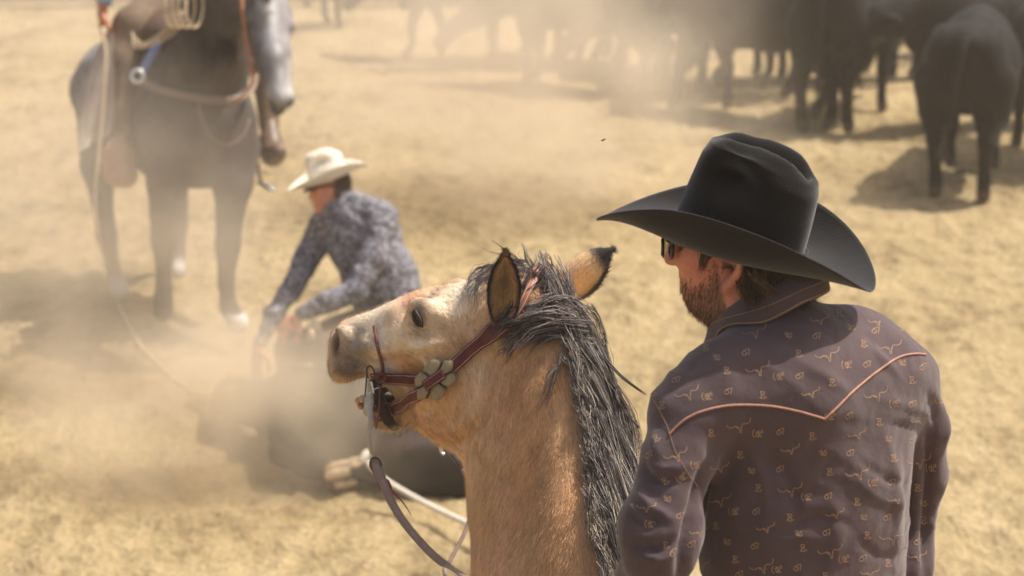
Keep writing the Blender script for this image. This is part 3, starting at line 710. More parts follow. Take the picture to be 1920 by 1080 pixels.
# reins
rn=MB(); dR=dS-.004
A=spline([(700,862),(712,890),(728,930),(752,972),(784,1012),(820,1048),(868,1080),(930,1118),(1010,1140),(1110,1138)],60)
Dd=np.interp(np.linspace(0,1,60),[0,.6,1],[dR,dR-.10,3.46]); P=np.array([U(x,y,d) for (x,y),d in zip(A,Dd)])
V,F=strap_geo(P,np.interp(np.linspace(0,1,60),[0,.1,.25,1],[.012,.019,.017,.015]),.0035,-FW*.9+RT*.3+UP*.25); rn.add(V,F,mi=0)
V,F=strap_geo(spline(D([(697,866),(706,890),(720,905),(735,925)],dR-.006),14),.010,.003,-FW); rn.add(V,F,mi=1)
for a in range(4):
    V,F=tube_geo(np.array([U(718+a*1.5,905+a*3,dR-.004)+RT*.011*math.cos(t)+UP*.006*math.sin(t)+FW*.005*math.sin(t*2+a) for t in np.linspace(0,6.28,16)]),.0030,6); rn.add(V,F,mi=1)
V,F=tube_geo(spline(D([(724,912),(740,926),(757,944),(771,966)],dR-.008),14),np.linspace(.005,.001,14),6,flat=.5); rn.add(V,F,mi=1)
rn.build('rein',[brl,thong_m],bridle_o)
r2=MB(); dF=4.50
P=spline(D([(886,900,dF),(888,940,dF-.02),(880,975,dF-.03),(866,1010,dF-.05),(843,1053,dF-.08),(834,1075,dF-.1),(860,1120,dF-.2),(1000,1190,4.1),(1120,1160,3.6)],0),60)
V,F=strap_geo(P,.009,.003,-FW); r2.add(V,F,mi=0)
for pts,rr,mi in (([(826,838),(828,848),(834,852)],.0034,2),([(843,848),(858,868),(878,893)],.0022,1),([(853,843),(868,862),(889,884)],.0022,1),([(878,866),(889,875),(893,890)],.0026,1),([(866,880),(876,892),(888,897)],.0040,0)):
    V,F=tube_geo(spline(D(pts,dF),10),rr,7); r2.add(V,F,mi=mi)
r2.build('rein',[brl,iron,chrome],bridle_o)
# ---------------------------------------------------------------- the mounted man in the foreground
PSI=R(25); BX=np.array([math.cos(PSI),math.sin(PSI),0]); BY=np.array([-math.sin(PSI),math.cos(PSI),0]); BM=np.stack([BX,BY,np.array([0,0,1.])],1)
HYAW=R(20); FD=np.array([-math.cos(HYAW),math.sin(HYAW),0]); FL=np.cross([0,0,1.],FD)   # face direction and the head's left
HDM=np.stack([FD,FL,np.array([0,0,1.])],1)
def build_shirt():
    f=Field([-.05,2.55,1.50],[.95,3.75,2.62],.007)
    c=U(1490,880,3.30); f.ell(c,(.180,.100,.20),BM,.05)
    f.ell(U(1505,800,3.31),(.172,.085,.12),BM,.08)
    f.ell(U(1518,1060,3.30),(.162,.108,.26),BM,.08)
    f.ell(U(1520,1330,3.30),(.165,.125,.20),BM,.08)
    nb=U(1470,652,3.27)
    f.chain([U(1296,774,3.18),U(1382,708,3.21),nb,U(1604,654,3.33),U(1692,714,3.38)],[.056,.050,.066,.053,.058],.05)
    f.chain([U(1345,750,3.20),U(1485,740,3.24),U(1640,722,3.33)],[.066,.080,.072],.06)
    f.chain([nb,U(1445,612,3.27)],[.066,.060],.03)
    # left arm: elbow bulge then forearm going forward
    f.chain([U(1288,785,3.17),U(1270,870,3.15),U(1246,985,3.13),U(1237,1035,3.12)],[.056,.050,.054,.050],.025)
    f.chain([U(1237,1035,3.12),U(1215,1085,3.22),U(1165,1150,3.42)],[.048,.042,.034],.03)
    f.ell(U(1198,985,3.12),(.022,.03,.030),None,.03)
    # right arm
    f.chain([U(1694,748,3.38),U(1722,800,3.40),U(1720,890,3.43),U(1700,1000,3.44),U(1692,1060,3.43)],[.055,.046,.045,.040,.044],.022)
    f.chain([U(1692,1060,3.43),U(1600,1130,3.6)],[.044,.036],.03)
    f.blur(2)
    return f.mesh()
SV,SF=build_shirt(); SF=fix_winding(SV,SF); SN=normals(SV,SF)
disp=np.zeros(len(SV))
L_=SV@BM
disp+=.0035*fbm(L_*[1,1,.55],9,2,1)+.0022*(1-2*np.abs(vnoise(L_@rot('Y',.6)*[1,1,2.4],11,6)))+.0012*(1-2*np.abs(vnoise(L_@rot('Y',-.9)*[1,1,2.2],26,8)))
for pts,wd,dp in [([(1560,790),(1640,800),(1760,810)],8,-.001),([(1520,830),(1600,870),(1680,930)],12,.003),([(1390,800),(1360,900),(1330,1000),(1300,1100)],16,-.004),
  ([(1335,850),(1312,930),(1290,1010),(1275,1100)],13,-.016),([(1740,790),(1742,880),(1738,1000),(1735,1090)],9,-.012),([(1200,840),(1225,900),(1290,900)],8,-.005),([(1190,900),(1215,945),(1270,980)],9,.007),
  ([(1175,960),(1215,985),(1240,960)],8,-.007),([(1180,1020),(1230,1030),(1270,1010)],9,-.006),([(1210,770),(1230,830),(1240,900)],12,.005),([(1660,820),(1680,930),(1675,1080)],9,.0035),([(1690,840),(1700,950),(1698,1080)],8,-.004),
  ([(1560,930),(1570,1010),(1540,1090)],14,.004),([(1600,1000),(1640,1040),(1700,1050)],9,-.003),([(1740,740),(1755,780),(1750,830)],8,-.006),([(1760,740),(1778,790),(1770,860)],6,.004),([(1400,960),(1470,930),(1560,925)],10,-.003),
  ([(1420,1040),(1480,1010),(1560,1010)],9,.003),([(1640,745),(1700,760),(1740,770)],7,.003),([(1650,790),(1700,800),(1735,820)],6,-.003),([(1360,640),(1300,690),(1240,760)],10,-.002),([(1440,850),(1480,900),(1500,1000)],12,-.004),([(1400,830),(1430,900),(1440,980)],10,.003),([(1600,860),(1660,900),(1730,920)],8,-.004),([(1590,890),(1650,935),(1725,950)],8,.003),([(1470,1000),(1530,970),(1600,985)],8,-.004),([(1215,860),(1240,880),(1300,870)],7,.004),([(1180,940),(1200,975),(1230,985)],6,.005),([(1200,1040),(1240,1050),(1275,1035)],7,.005),([(1620,640),(1660,680),(1700,720)],9,.003),([(1740,900),(1755,930),(1768,935)],6,-.005),([(1735,960),(1748,985),(1755,985)],6,.004)]:
    disp+=crease(SV,SN,pts,wd,dp)
SV=SV+SN*disp[:,None]
shirtcol=np.array(lin(85,70,71))
def cloth_mat(name,col,var=.07):
    m=mat(name,col,.85,.18,var=var,vscale=26,bump=.0026,bscale=30,sheen=.25); t=m.node_tree; b=t.nodes['Principled BSDF']; N=t.nodes.new; L=t.links.new
    old=[n for n in t.nodes if n.type=='BUMP'][0]; tc=[n for n in t.nodes if n.type=='TEX_COORD'][0]
    n=N('ShaderNodeTexNoise'); n.inputs['Scale'].default_value=600; n.inputs['Detail'].default_value=2; L(tc.outputs['Object'],n.inputs['Vector'])
    b2=N('ShaderNodeBump'); b2.inputs['Distance'].default_value=.0004; L(n.outputs[0],b2.inputs['Height']); L(old.outputs[0],b2.inputs['Normal']); L(b2.outputs[0],b.inputs['Normal']); return m
shirt_m=cloth_mat('plum_brown_cotton',None); print_m=mat('tan_print',lin(188,152,116),.8,.2,var=.08); pipe_m=mat('pink_piping',lin(180,134,112),.6,.3,var=.25,vscale=300,stretch=(1,1,1),bump=.0008,bscale=500)
rider=empty('person',(.42,3.15,1.45),'man in black felt hat and plum western shirt seen from behind','person')
# ---- head, neck, hands and legs: one continuous body
def hp(px,py,lat=0.0,fw=0.0):
    """point of the head's sagittal plane seen at a pixel, moved lat metres to his left (towards the camera)"""
    o=U(1395,480,3.30)+FL*lat; v=ray(px,py); t=((o-CAM)@FL)/(v@FL); return CAM+v*t+FD*fw
def rider_body():
    f=Field([-.15,2.7,2.02],[.62,3.65,2.78],.0045)
    E=lambda c,r,k=.02,op='add',M=HDM: f.ell(c,r,M,k,op)
    E(hp(1388,466),(.082,.070,.082)); E(hp(1342,470),(.057,.062,.070),.03); E(hp(1342,532),(.044,.052,.054),.03)
    E(hp(1333,558),(.025,.030,.019),.03); E(hp(1366,542,.0),(.040,.056,.032),.03); E(hp(1307,534),(.017,.024,.022),.02)
    E(hp(1314,488,.040),(.026,.020,.020),.03); E(hp(1310,488,-.040),(.026,.020,.020),.03)
    f.chain([hp(1277,440),hp(1266,462),hp(1258,484)],[.009,.010,.0125],.012)     # nose
    E(hp(1270,490,.012),(.008,.007,.006),.008); E(hp(1270,490,-.012),(.008,.007,.006),.008)
    E(hp(1289,512),(.013,.022,.005),.006); E(hp(1292,523),(.012,.02,.006),.006)   # lips
    E(hp(1290,452,.03),(.02,.016,.014),.012,'sub'); E(hp(1290,452,-.03),(.02,.016,.014),.012,'sub')
    # ear (near side) and its twin
    for s in (1,-1):
        e=hp(1368,503,.084*s); up=np.array([0,0,1.])+FD*-.12
        ring=[e+up*.026+FD*.006,e+up*.031-FD*.010,e+up*.018-FD*.020,e-up*.002-FD*.018,e-up*.020-FD*.006,e-up*.030+FD*.004]
        ring=[r+FL*s*(.014 if 0<i<4 else .005) for i,r in enumerate(ring)]
        f.chain(ring,[.0062,.0070,.0075,.0070,.0078,.0088],.005)
        f.ell(e-FD*.004-FL*s*.004,(.014,.005,.026),HDM,.008)
        f.ell(e+FD*.006+FL*s*.006+up*.001,(.0075,.012,.013),HDM,.004,'sub')
    # neck
    f.chain([hp(1405,520),U(1425,590,3.29),U(1450,680,3.27)],[.058,.060,.066],.04)
    f.chain([hp(1370,560,.02),U(1400,650,3.25)],[.022,.018],.03)
    # hands holding the reins in front
    f.blur(1); return f.mesh()
BV,BF=rider_body(); BF=fix_winding(BV,BF)
pr=proj(BV); q=pr[:,:2]
skin=np.array(lin(202,138,112)); red=np.array(lin(200,116,98)); brd=np.array(lin(104,76,58)); hairc=np.array(lin(78,58,42))
Cb=blobcol(q,skin,[((1300,500),(50,40),red,.6),((1362,500),(22,36),red,.5),((1390,600),(40,60),np.array(lin(186,116,84)),.6),((1262,484),(10,14),red,.6)])
loc=(BV-U(1395,480,3.30))@HDM
bz=np.clip(( -loc[:,2]-.045+.35*np.clip(.055-loc[:,0],-.05,.1)*0)/.02,0,1)   # lower face
bq=np.clip((q[:,1]-np.interp(q[:,0],[1270,1300,1330,1345,1360,1372,1385],[555,545,540,492,560,598,640]))/14,0,1)*(q[:,0]<1392)
Cb=Cb*(1-.6*bq[:,None])+brd*.6*bq[:,None]
hb_=np.clip((loc[:,2]+.5*loc[:,0]-.015)/.02,0,1)*0+np.clip((q[:,0]-1385)/8,0,1)*np.clip((600-q[:,1]+ (q[:,0]-1385)*.35)/10,0,1)*(loc[:,2]>-.16)
Cb=Cb*(1-hb_[:,None])+hairc*hb_[:,None]
for _c,_r in ((hp(1362,502,.09),(.009,.016,.013)),):
    _w=np.clip(1.3-np.linalg.norm(((BV-_c)@HDM)/_r,axis=1),0,1)[:,None]; Cb=Cb*(1-.8*_w)+np.array(lin(70,26,22))*.8*_w
Cb*=(1+.10*fbm(BV,60,3,5))[:,None]; Cb=np.clip(Cb,0,1)
skin_m=mat('sunburnt_skin',None,.55,.4,var=.10,vscale=120,bump=.0006,bscale=300,sub=.12)
mb=MB(); mb.add(BV,BF,Cb)
# legs, seat and hands as coarser pieces of the same body
def rider_lower():
    f=Field([-.25,2.5,.55],[1.15,3.95,1.95],.014)
    hipL=np.array([.28,3.08,1.62]); hipR=np.array([.50,3.18,1.62])
    f.ell([.41,3.10,1.66],(.18,.14,.14),BM,.05)
    for s,h in ((-1,hipL),(1,hipR)):
        kn=h+BY*.36+BX*s*.22+np.array([0,0,-.24]); an=kn-BY*.12+BX*s*.02+np.array([0,0,-.44]); toe=an+BY*.20+np.array([0,0,-.05])
        f.chain([h,kn,an],[.10,.075,.05],.05); f.chain([an,an-[0,0,.05],toe],[.045,.042,.035],.03)
    f.blur(1); return f.mesh()
V,F=rider_lower(); F=fix_winding(V,F); mb.add(V,F,lin(52,62,84))
def hand(wr,d,up,side,grip=1.0,scale=1.0):
    """five separate fingers on a palm; d = along the hand, up = back of the hand, side = thumb side"""
    d=unit(d); up=unit(up-d*(up@d)); sd=np.cross(d,up); sd=sd*(1 if sd@side>0 else -1); k=scale
    lo=wr-.14*k; hi=wr+.14*k; f=Field(lo,hi,.0032*k)
    f.chain([wr-d*.02*k,wr+d*.02*k],[.024*k,.024*k],.01)
    f.ell(wr+d*.05*k,(.048*k,.014*k,.040*k),np.stack([d,up,sd],1),.015)
    for i,(o,L,r) in enumerate(((.030,.070,.0085),(.011,.078,.0088),(-.009,.072,.0084),(-.028,.056,.0074))):
        b=wr+d*.088*k+sd*o*k; a=.5*grip; p=[b]; 
        for j,l in enumerate((.45,.32,.23)):
            a2=(a+ (0,1.2,2.1)[j]*grip); dd=d*math.cos(a2)-up*math.sin(a2); p.append(p[-1]+dd*L*l*k)
        f.chain(p,[r*k,r*.95*k,r*.88*k,r*.75*k],.004)
    b=wr+d*.025*k+sd*.028*k; p=[b,b+(d*.55+sd*.8-up*.3)*.035*k,b+(d*.9+sd*.75-up*.75*grip)*.055*k,b+(d*1.2+sd*.35-up*1.0*grip)*.062*k]
    f.chain(p,[.013*k,.0115*k,.010*k,.008*k],.008)
    f.blur(1); V,F=f.mesh(); return V,fix_winding(V,F)
V,F=hand(U(1161,1156,3.44),BY*.8-BX*.2+np.array([0,0,-.25]),np.array([0,0,1.])-BX*.5,BX,1.0); mb.add(V,F,skin)
V,F=hand(U(1598,1132,3.61),BY*.6-BX*.6,np.array([0,0,1.])+BX*.3,-BX,1.0); mb.add(V,F,skin)
rider_b=mb.build('body',[skin_m],rider)
smb=MB(); smb.add(SV,SF,shirtcol,0)
SBVH=BVHTree.FromPolygons(SV.tolist(),SF)
# ---------------------------------------------------------------- hats
def hat_geo(O,M,crown=(.104,.083,.128),brim=(.207,.165),curl=.062,lean=0.0,sc=1.0,tall=1.0,dip=.0,near=0):
    """O = centre of the crown base; columns of M = forward, left, up"""
    nt_=96; V=[];F=[]
    a,b,H=crown
    prof=[]
    def crownpt(th,t):
        c,s=math.cos(th),math.sin(th)
        aa=a*np.interp(t,[0,.5,.85,1],[1,.955,.91,.84]); bb=b*np.interp(t,[0,.5,.85,1],[1,.93,.84,.72])
        x=c*aa; y=s*bb; 
        if c>0: x-=c*.009*t**1.3          # the front leans back
        else: x-=-c*(-.010)*t*-1*-1 if False else -0.0; 
        if c<0: x+=c*.008*t
        z=H*t
        # the top dips to the front and rises along the ridges
        dent=math.exp(-((abs(th)-1.30)/.42)**2)*math.exp(-((t-.73)/.17)**2)
        y-=math.copysign(1,s)*.042*dent*min(1,abs(s)*2); x-=.004*dent
        return np.array([x,y,z])
    rows=[]
    T=np.concatenate([np.linspace(0,.86,20),[.90,.935,.965,.985]])
    for t in T: rows.append([crownpt(2*math.pi*i/nt_-math.pi,t) for i in range(nt_)])
    rimrow=rows[-1]
    for q in np.linspace(0,1,15)[1:]:
        r=[]
        for i in range(nt_):
            p=np.array(rimrow[i]); cx=-.012
            x=cx+(p[0]-cx)*(1-q); y=p[1]*(1-q)
            bev=.010*(1-math.exp(-(q/.14)**1.5)) 
            yy=y/(.05); xx=(x-cx)/.075
            valley=-.034*math.exp(-(y/.021)**2)*np.clip(1.05-.0*xx,0,1)*(1-np.clip(abs(xx),0,1)**5)
            ridge=.013*math.exp(-((abs(y)-.036)/.016)**2)
            hollow=-.016*math.exp(-((abs(y)-.052)/.018)**2)*math.exp(-((xx-.55)/.5)**2)
            slope=-.016*np.clip(-xx,-1,1)*-1*-1
            z=H*T[-1]+bev+ (valley+ridge+hollow)*min(1,q/.18)
            r.append(np.array([x,y,z]))
        rows.append(r)
    def sheetz(x): return 0
    n0=0
    C=[]
    for r in rows:
        for p in r:
            p=np.array(p); p[2]+=(.012*p[0]/a+ .010*(1-abs(p[0]/a)))*np.clip(p[2]/H,0,1)*1.0
            V.append(p)
    nr=len(rows)
    for j in range(nr-1):
        for i in range(nt_): F.append((j*nt_+i,j*nt_+(i+1)%nt_,(j+1)*nt_+(i+1)%nt_,(j+1)*nt_+i))
    base=len(V)
    # brim top, edge and underside
    def brimpt(th,q,under=0):
        c,s=math.cos(th),math.sin(th)
        ax=brim[0]; bx=brim[1]
        x0,y0=c*a,s*b; x1,y1=c*ax,s*bx
        side=abs(s)**1.6*(1+.28*near*(s>0)*np.clip(.6+c,0,1)); y1*=(1-.07*near*max(s,0))
        # sides roll upwards: the horizontal reach shrinks while the edge climbs
        qq=q; lift=curl*side*(qq**2.3)*(1-.02*c)
        reach=1-.16*side*qq
        x=x0+(x1-x0)*qq; y=y0+(y1-y0)*qq*reach
        z=lift-.003*math.sin(math.pi*min(1,qq*1.0))*side -dip*(max(c,0)**2.5)*qq**1.6 + .006*qq*math.sin(3*th+1)
        z-= .0035*under
        return np.array([x,y,z])
    NQ=22
    for q in np.linspace(0,1,NQ):
        for i in range(nt_): V.append(brimpt(2*math.pi*i/nt_-math.pi,q))
    for i in range(nt_):
        p=brimpt(2*math.pi*i/nt_-math.pi,1.0); d=unit(np.array([p[0],p[1],0])); V.append(p+d*.0015-np.array([0,0,.0018]))
    for q in np.linspace(1,0,NQ):
        for i in range(nt_): V.append(brimpt(2*math.pi*i/nt_-math.pi,q,1))
    tot=2*NQ+1
    for j in range(tot-1):
        for i in range(nt_): F.append((base+j*nt_+i,base+j*nt_+(i+1)%nt_,base+(j+1)*nt_+(i+1)%nt_,base+(j+1)*nt_+i))
    V=np.array(V)*sc
    band=[]; 
    for k,(t,off) in enumerate(((.0,.0065),(.115,.0062),(.128,.0015))):
        band.append([crownpt(2*math.pi*i/nt_-math.pi,t)*sc+np.array([math.cos(2*math.pi*i/nt_-math.pi),math.sin(2*math.pi*i/nt_-math.pi),0])*off for i in range(nt_)])
    BVt=np.array(band).reshape(-1,3); BFc=[(j*nt_+i,j*nt_+(i+1)%nt_,(j+1)*nt_+(i+1)%nt_,(j+1)*nt_+i) for j in range(2) for i in range(nt_)]
    return O+V@M.T, F, O+BVt@M.T, BFc
def frame(fwd,pitch=0,roll=0):
    f=unit(fwd); z=np.array([0,0,1.]); l=np.cross(z,f); M=np.stack([f,l,z],1)
    return M@rot('Y',-pitch)@rot('X',roll)
felt=mat('black_felt',lin(27,25,24),.95,.08,var=.30,vscale=14,bump=.0009,bscale=420,sheen=.30)
def dusty(m):
    t=m.node_tree; b=t.nodes['Principled BSDF']; N=t.nodes.new; L=t.links.new; tc=[n for n in t.nodes if n.type=='TEX_COORD'][0]
    src=b.inputs['Base Color'].links[0].from_socket
    vo=N('ShaderNodeTexVoronoi'); vo.inputs['Scale'].default_value=150; L(tc.outputs['Object'],vo.inputs['Vector'])
    lt=N('ShaderNodeMath'); lt.operation='LESS_THAN'; lt.inputs[1].default_value=.08; L(vo.outputs['Distance'],lt.inputs[0])
    nz=N('ShaderNodeTexNoise'); nz.inputs['Scale'].default_value=25; L(tc.outputs['Object'],nz.inputs['Vector'])
    gt=N('ShaderNodeMath'); gt.operation='GREATER_THAN'; gt.inputs[1].default_value=.60; L(nz.outputs[0],gt.inputs[0])
    mu=N('ShaderNodeMath'); mu.operation='MULTIPLY'; L(lt.outputs[0],mu.inputs[0]); L(gt.outputs[0],mu.inputs[1])
    mx=N('ShaderNodeMix'); mx.data_type='RGBA'; L(mu.outputs[0],mx.inputs[0]); L(src,mx.inputs[6]); mx.inputs[7].default_value=(*lin(104,96,88),1); L(mx.outputs[2],b.inputs['Base Color'])
dusty(felt)
HATO=hp(1382,454); HATM=frame(FD,R(13.6),R(0))
V,F,V2,F2=hat_geo(HATO,HATM,crown=(.105,.084,.137),brim=(.221,.182),curl=.059,dip=.036,near=1)
m=MB(); m.add(V,F); hat=m.build('hat',felt,rider)
m=MB(); m.add(V2,F2); m.build('hat_band',felt,hat)
# ---------------------------------------------------------------- western shirt details
def P3(x,y): return 1140+x/2.077, 560+y/2.077
def circ(cx,cy,r,a0=0,a1=6.3,n=12): return [(cx+r*math.cos(t),cy+r*math.sin(t)) for t in np.linspace(a0,a1,n)]
GL={'R':[[(-7,-14),(-7,8)],[(-12,-14),(2,-14),(7,-11),(7,-6),(2,-3),(-7,-3)],[(-1,-3),(7,9)],[(-15,9),(-9,13),(0,15),(9,13),(15,8)],[(-11,8),(-3,8)]],
 '07':[circ(-7,2,9),[(-8,-8),(0,-11),(16,-13),(13,-4),(9,12)]],
 '95':[circ(-9,-7,6),[(-3,-5),(-3,3),(-8,10)],[(15,-6),(6,-9),(3,-1),(9,-2),(13,3),(11,10),(4,12),(-2,9)],[(-14,6),(-4,4),(5,9)]],
 'S':[[(-52,-8),(-46,2),(-30,6),(-18,0),(-9,2)],[(50,-30),(47,-14),(32,-6),(18,-8),(11,0)],[(-9,2),(-4,4),(0,10),(2,26),(7,28),(9,12),(11,0)],[(-14,4),(-7,9),(-3,8)],[(13,4),(10,8)]],
 's':[[(-40,-4),(-34,6),(-18,6),(-8,3)],[(38,-18),(35,-6),(20,-2),(8,2)],[(-8,3),(-2,10),(1,22),(5,22),(6,10),(8,2)],[(-12,8),(-6,9)],[(11,6),(8,9)]],
 'B':[[(-16,-18),(-22,-8),(-22,4),(-15,15)],[(-12,-6),(-2,-6),(-6,-14)],[(-6,-6),(-8,8),(-2,10),(2,4)],[(0,-12),(2,8)],[(0,-10),(10,-12),(13,-5),(3,-1)],[(6,-1),(10,12),(16,12)],[(15,-18),(20,-8),(17,-2)],[(-4,14),(4,10),(8,14)]]}
MOT={'R':[(900,58),(382,190),(743,214),(463,280),(873,327),(1184,317),(603,375),(996,175),(212,415),(402,523),(796,536),(1057,480),(516,607),(1113,621),(864,674),(587,737),(1207,736),(971,791),(708,852),(423,885),(1010,922),(1091,1030),(497,1015),(760,970),(223,710),(188,543),(1230,863),(226,960),(847,1080)],
 '07':[(812,146),(1042,125),(537,210),(265,317),(746,302),(1008,256),(468,362),(1227,266),(1186,410),(671,518),(939,457),(1187,551),(943,601),(671,664),(395,735),(1104,715),(857,770),(578,829),(1087,853),(281,846),(572,964),(851,911),(1207,947),(992,1012),(738,1048),(160,608),(325,957),(512,1074),(255,990)],
 '95':[(703,142),(948,113),(424,229),(1147,250),(176,370),(1092,546),(838,600),(560,670),(996,851),(743,914),(464,947),(1228,797),(232,780),(1150,120)],
 'S':[(570,130),(855,220),(585,275),(1095,188),(310,370),(1045,375),(510,495),(1210,635),(975,680),(710,745),(435,785),(1105,930),(865,985),(600,1045),(265,610)],
 's':[(790,365),(970,525),(710,585),(435,655),(1125,778),(885,835),(615,890),(355,905),(1205,1000),(365,1035),(825,80),(1050,85),(1215,470),(1020,1065),(150,810)],
 'B':[(387,382),(665,304),(931,258),(585,526),(865,460),(1117,410),(343,648),(288,697),(492,829),(775,773),(1034,717),(1259,660),(1152,955),(920,1015),(660,1055),(1295,395),(165,880)]}
ALLV=[SV]; 
def ribbon(mb,pts,wid,castfn,mi):
    P=[];N=[]
    n=max(3,int(sum(math.hypot(b[0]-a[0],b[1]-a[1]) for a,b in zip(pts,pts[1:]))/2.2))
    sp=spline(pts,n) if len(pts)>2 else np.array([np.array(pts[0])*(1-t)+np.array(pts[-1])*t for t in np.linspace(0,1,n)])
    for x,y in sp:
        c,nn=castfn(x,y)
        if c is None: break
        if P and np.linalg.norm(P[-1]-c)>.02: break
        P.append(c);N.append(nn)
    if len(P)<2: return
    P=np.array(P);N=np.array(N); T=np.gradient(P,axis=0); T/=np.linalg.norm(T,axis=1,keepdims=True)+1e-9; Bv=np.cross(T,N)
    V=np.concatenate([P-Bv*wid/2,P+Bv*wid/2]); k=len(P)
    mb.add(V,[(i,i+1,i+1+k,i+k) for i in range(k-1)],mi=mi)
def motif(mb,kind,x,y,bvh,ang,sc=.93,castf=None,wid=.00080):
    ca,sa=math.cos(ang),math.sin(ang)
    for st in GL[kind]:
        pts=[(x+(u*ca-v*sa)*sc/2.077,y+(u*sa+v*ca)*sc/2.077) for u,v in st]
        ribbon(mb,pts,wid,castf or (lambda a,b: cast(bvh,a,b,.0006)),1)
for kd,lst in MOT.items():
    for (zx,zy) in lst:
        x,y=P3(zx,zy); a=-.10-.12*max(0,(1330-x)/150)+random.uniform(-.08,.08)
        if x<1290: a+=random.uniform(-.5,.3)
        motif(smb,kd,x,y,SBVH,a,.94)
# the same print on the sides the photograph does not show
for (vp,tgt) in ((np.array([3.2,1.2,2.9]),np.array([.55,3.3,2.1])),(np.array([-2.0,2.0,2.9]),np.array([.35,3.25,2.1])),(np.array([.2,6.5,2.6]),np.array([.4,3.3,2.1]))):
    f=unit(tgt-vp); r_=unit(np.cross(f,[0,0,1.])); u_=np.cross(r_,f)
    def cf(x,y):
        v=unit(f*2.5+r_*x/1000-u_*y/1000); h=SBVH.ray_cast(Vector(vp),Vector(v),9)
        if h[0] is None: return None,None
        n=np.array(h[1]); c=np.array(h[0])
        if (n@unit(c-CAM))<-.12 and vp[1]<5: return None,None
        return c+n*.0006,n
    ks=['R','07','95','S','B','s']; 
    for i,x in enumerate(range(-420,430,62)):
        for j,y in enumerate(range(-330,330,60)):
            motif(smb,ks[(i*2+j*3)%6],x+(j%2)*25,y,None,-.1,2.6,cf)
# piping of the yoke, pink and tan cord; sleeve seam
def cord(mb,pts,rad,mi,n=90,off=.001,segs=8,bvh=None):
    P=[]
    for x,y in (spline(pts,n) if len(pts)>2 else pts):
        c,nn=cast(bvh or SBVH,x,y,off)
        if c is not None and (not P or np.linalg.norm(c-P[-1])<.05): P.append(c)
    P=np.array(P)
    for _ in range(2): P[1:-1]=(P[:-2]+2*P[1:-1]+P[2:])/4
    V,F=tube_geo(P,rad,segs); mb.add(V,F,mi=mi)
for pts in ([(1255,815),(1272,797),(1290,783),(1320,770),(1360,761),(1400,759),(1450,762),(1500,772),(1546,785)],[(1546,785),(1568,765),(1600,733),(1640,700),(1680,673),(1710,664),(1735,665)]):
    cord(smb,pts,.0017,2)
cord(smb,[(1222,742),(1240,775),(1252,800),(1258,820),(1268,850),(1292,890),(1308,912)],.0003,1)
cord(smb,[(1730,655),(1745,690),(1755,740)],.00025,1)
rp=smb.build('shirt',[shirt_m,print_m,pipe_m],rider)
# collar: folded band lying round the neck
cl=MB(); CC=U(1446,540,3.265)
def colpt(ph,k):
    c,s=math.cos(ph),math.sin(ph); fr=max(0,s); bk=max(0,-s)
    stand=CC+BX*c*.064+BY*s*.064+np.array([0,0,-.026*s+.018*c-.004])
    fold=CC+BX*c*.068+BY*s*.068+np.array([0,0,-.028*s+.019*c+.004])
    pt=math.exp(-((abs(math.atan2(s,c)-math.pi/2) if True else 0)-.35)**2/.12)*0
    ro=.088+.020*fr
    low=CC+BX*c*ro*1.02+BY*s*ro+np.array([0,0,-.022-.060*s*(s>0)-.020*s*(s<0)-.026*max(0,-c)+.016*c])
    base=CC+BX*c*.058+BY*s*.058+np.array([0,0,-.075-.02*s])
    return {0:base,1:stand,2:fold,4:low}[k] if k!=3 else (fold*.5+low*.5+unit(BX*c+BY*s)*.006+np.array([0,0,.004]))
ph=np.linspace(R(112),R(428),70); rows=[]
for k in (0,1,2,3,4):
    r=[]
    for p in ph:
        q=colpt(p,k)
        if k>=3:
            loc,nr,_,d=SBVH.find_nearest(Vector(q),.2)
            if loc is not None:
                s_=(Vector(q)-loc).dot(nr); mn=.0045 if k==4 else .008
                if s_<mn: q=np.array(loc)+np.array(nr)*mn
        r.append(q)
    rows.append(np.array(r))
prof=np.array(rows)           # 5,70,3
fine=np.stack([spline(prof[:,j],16) for j in range(70)],1)
inner=fine[::-1]-np.array([0,0,.0022])
allr=np.concatenate([fine,inner]); nr_=len(allr); V=allr.reshape(-1,3)
F=[(i*70+j,i*70+j+1,(i+1)*70+j+1,(i+1)*70+j) for i in range(nr_-1) for j in range(69)]
cl.add(V,F,shirtcol,0); CBVH=BVHTree.FromPolygons(V.tolist(),F)
V,F=tube_geo(fine[-1]+np.array([0,0,.001]),.0006,6); cl.add(V,F,mi=1)
V,F=tube_geo(fine[-4]+np.array([0,0,.0012]),.0004,6); cl.add(V,F,mi=1)
for kd,x,y,a in (('S',1452,563,-.5),('s',1385,600,1.0),('R',1374,615,.3),('S',1525,560,.2),('95',1430,585,0)): motif(cl,kd,x,y,CBVH,a,.9)
cl.build('collar',[shirt_m,print_m],rider)
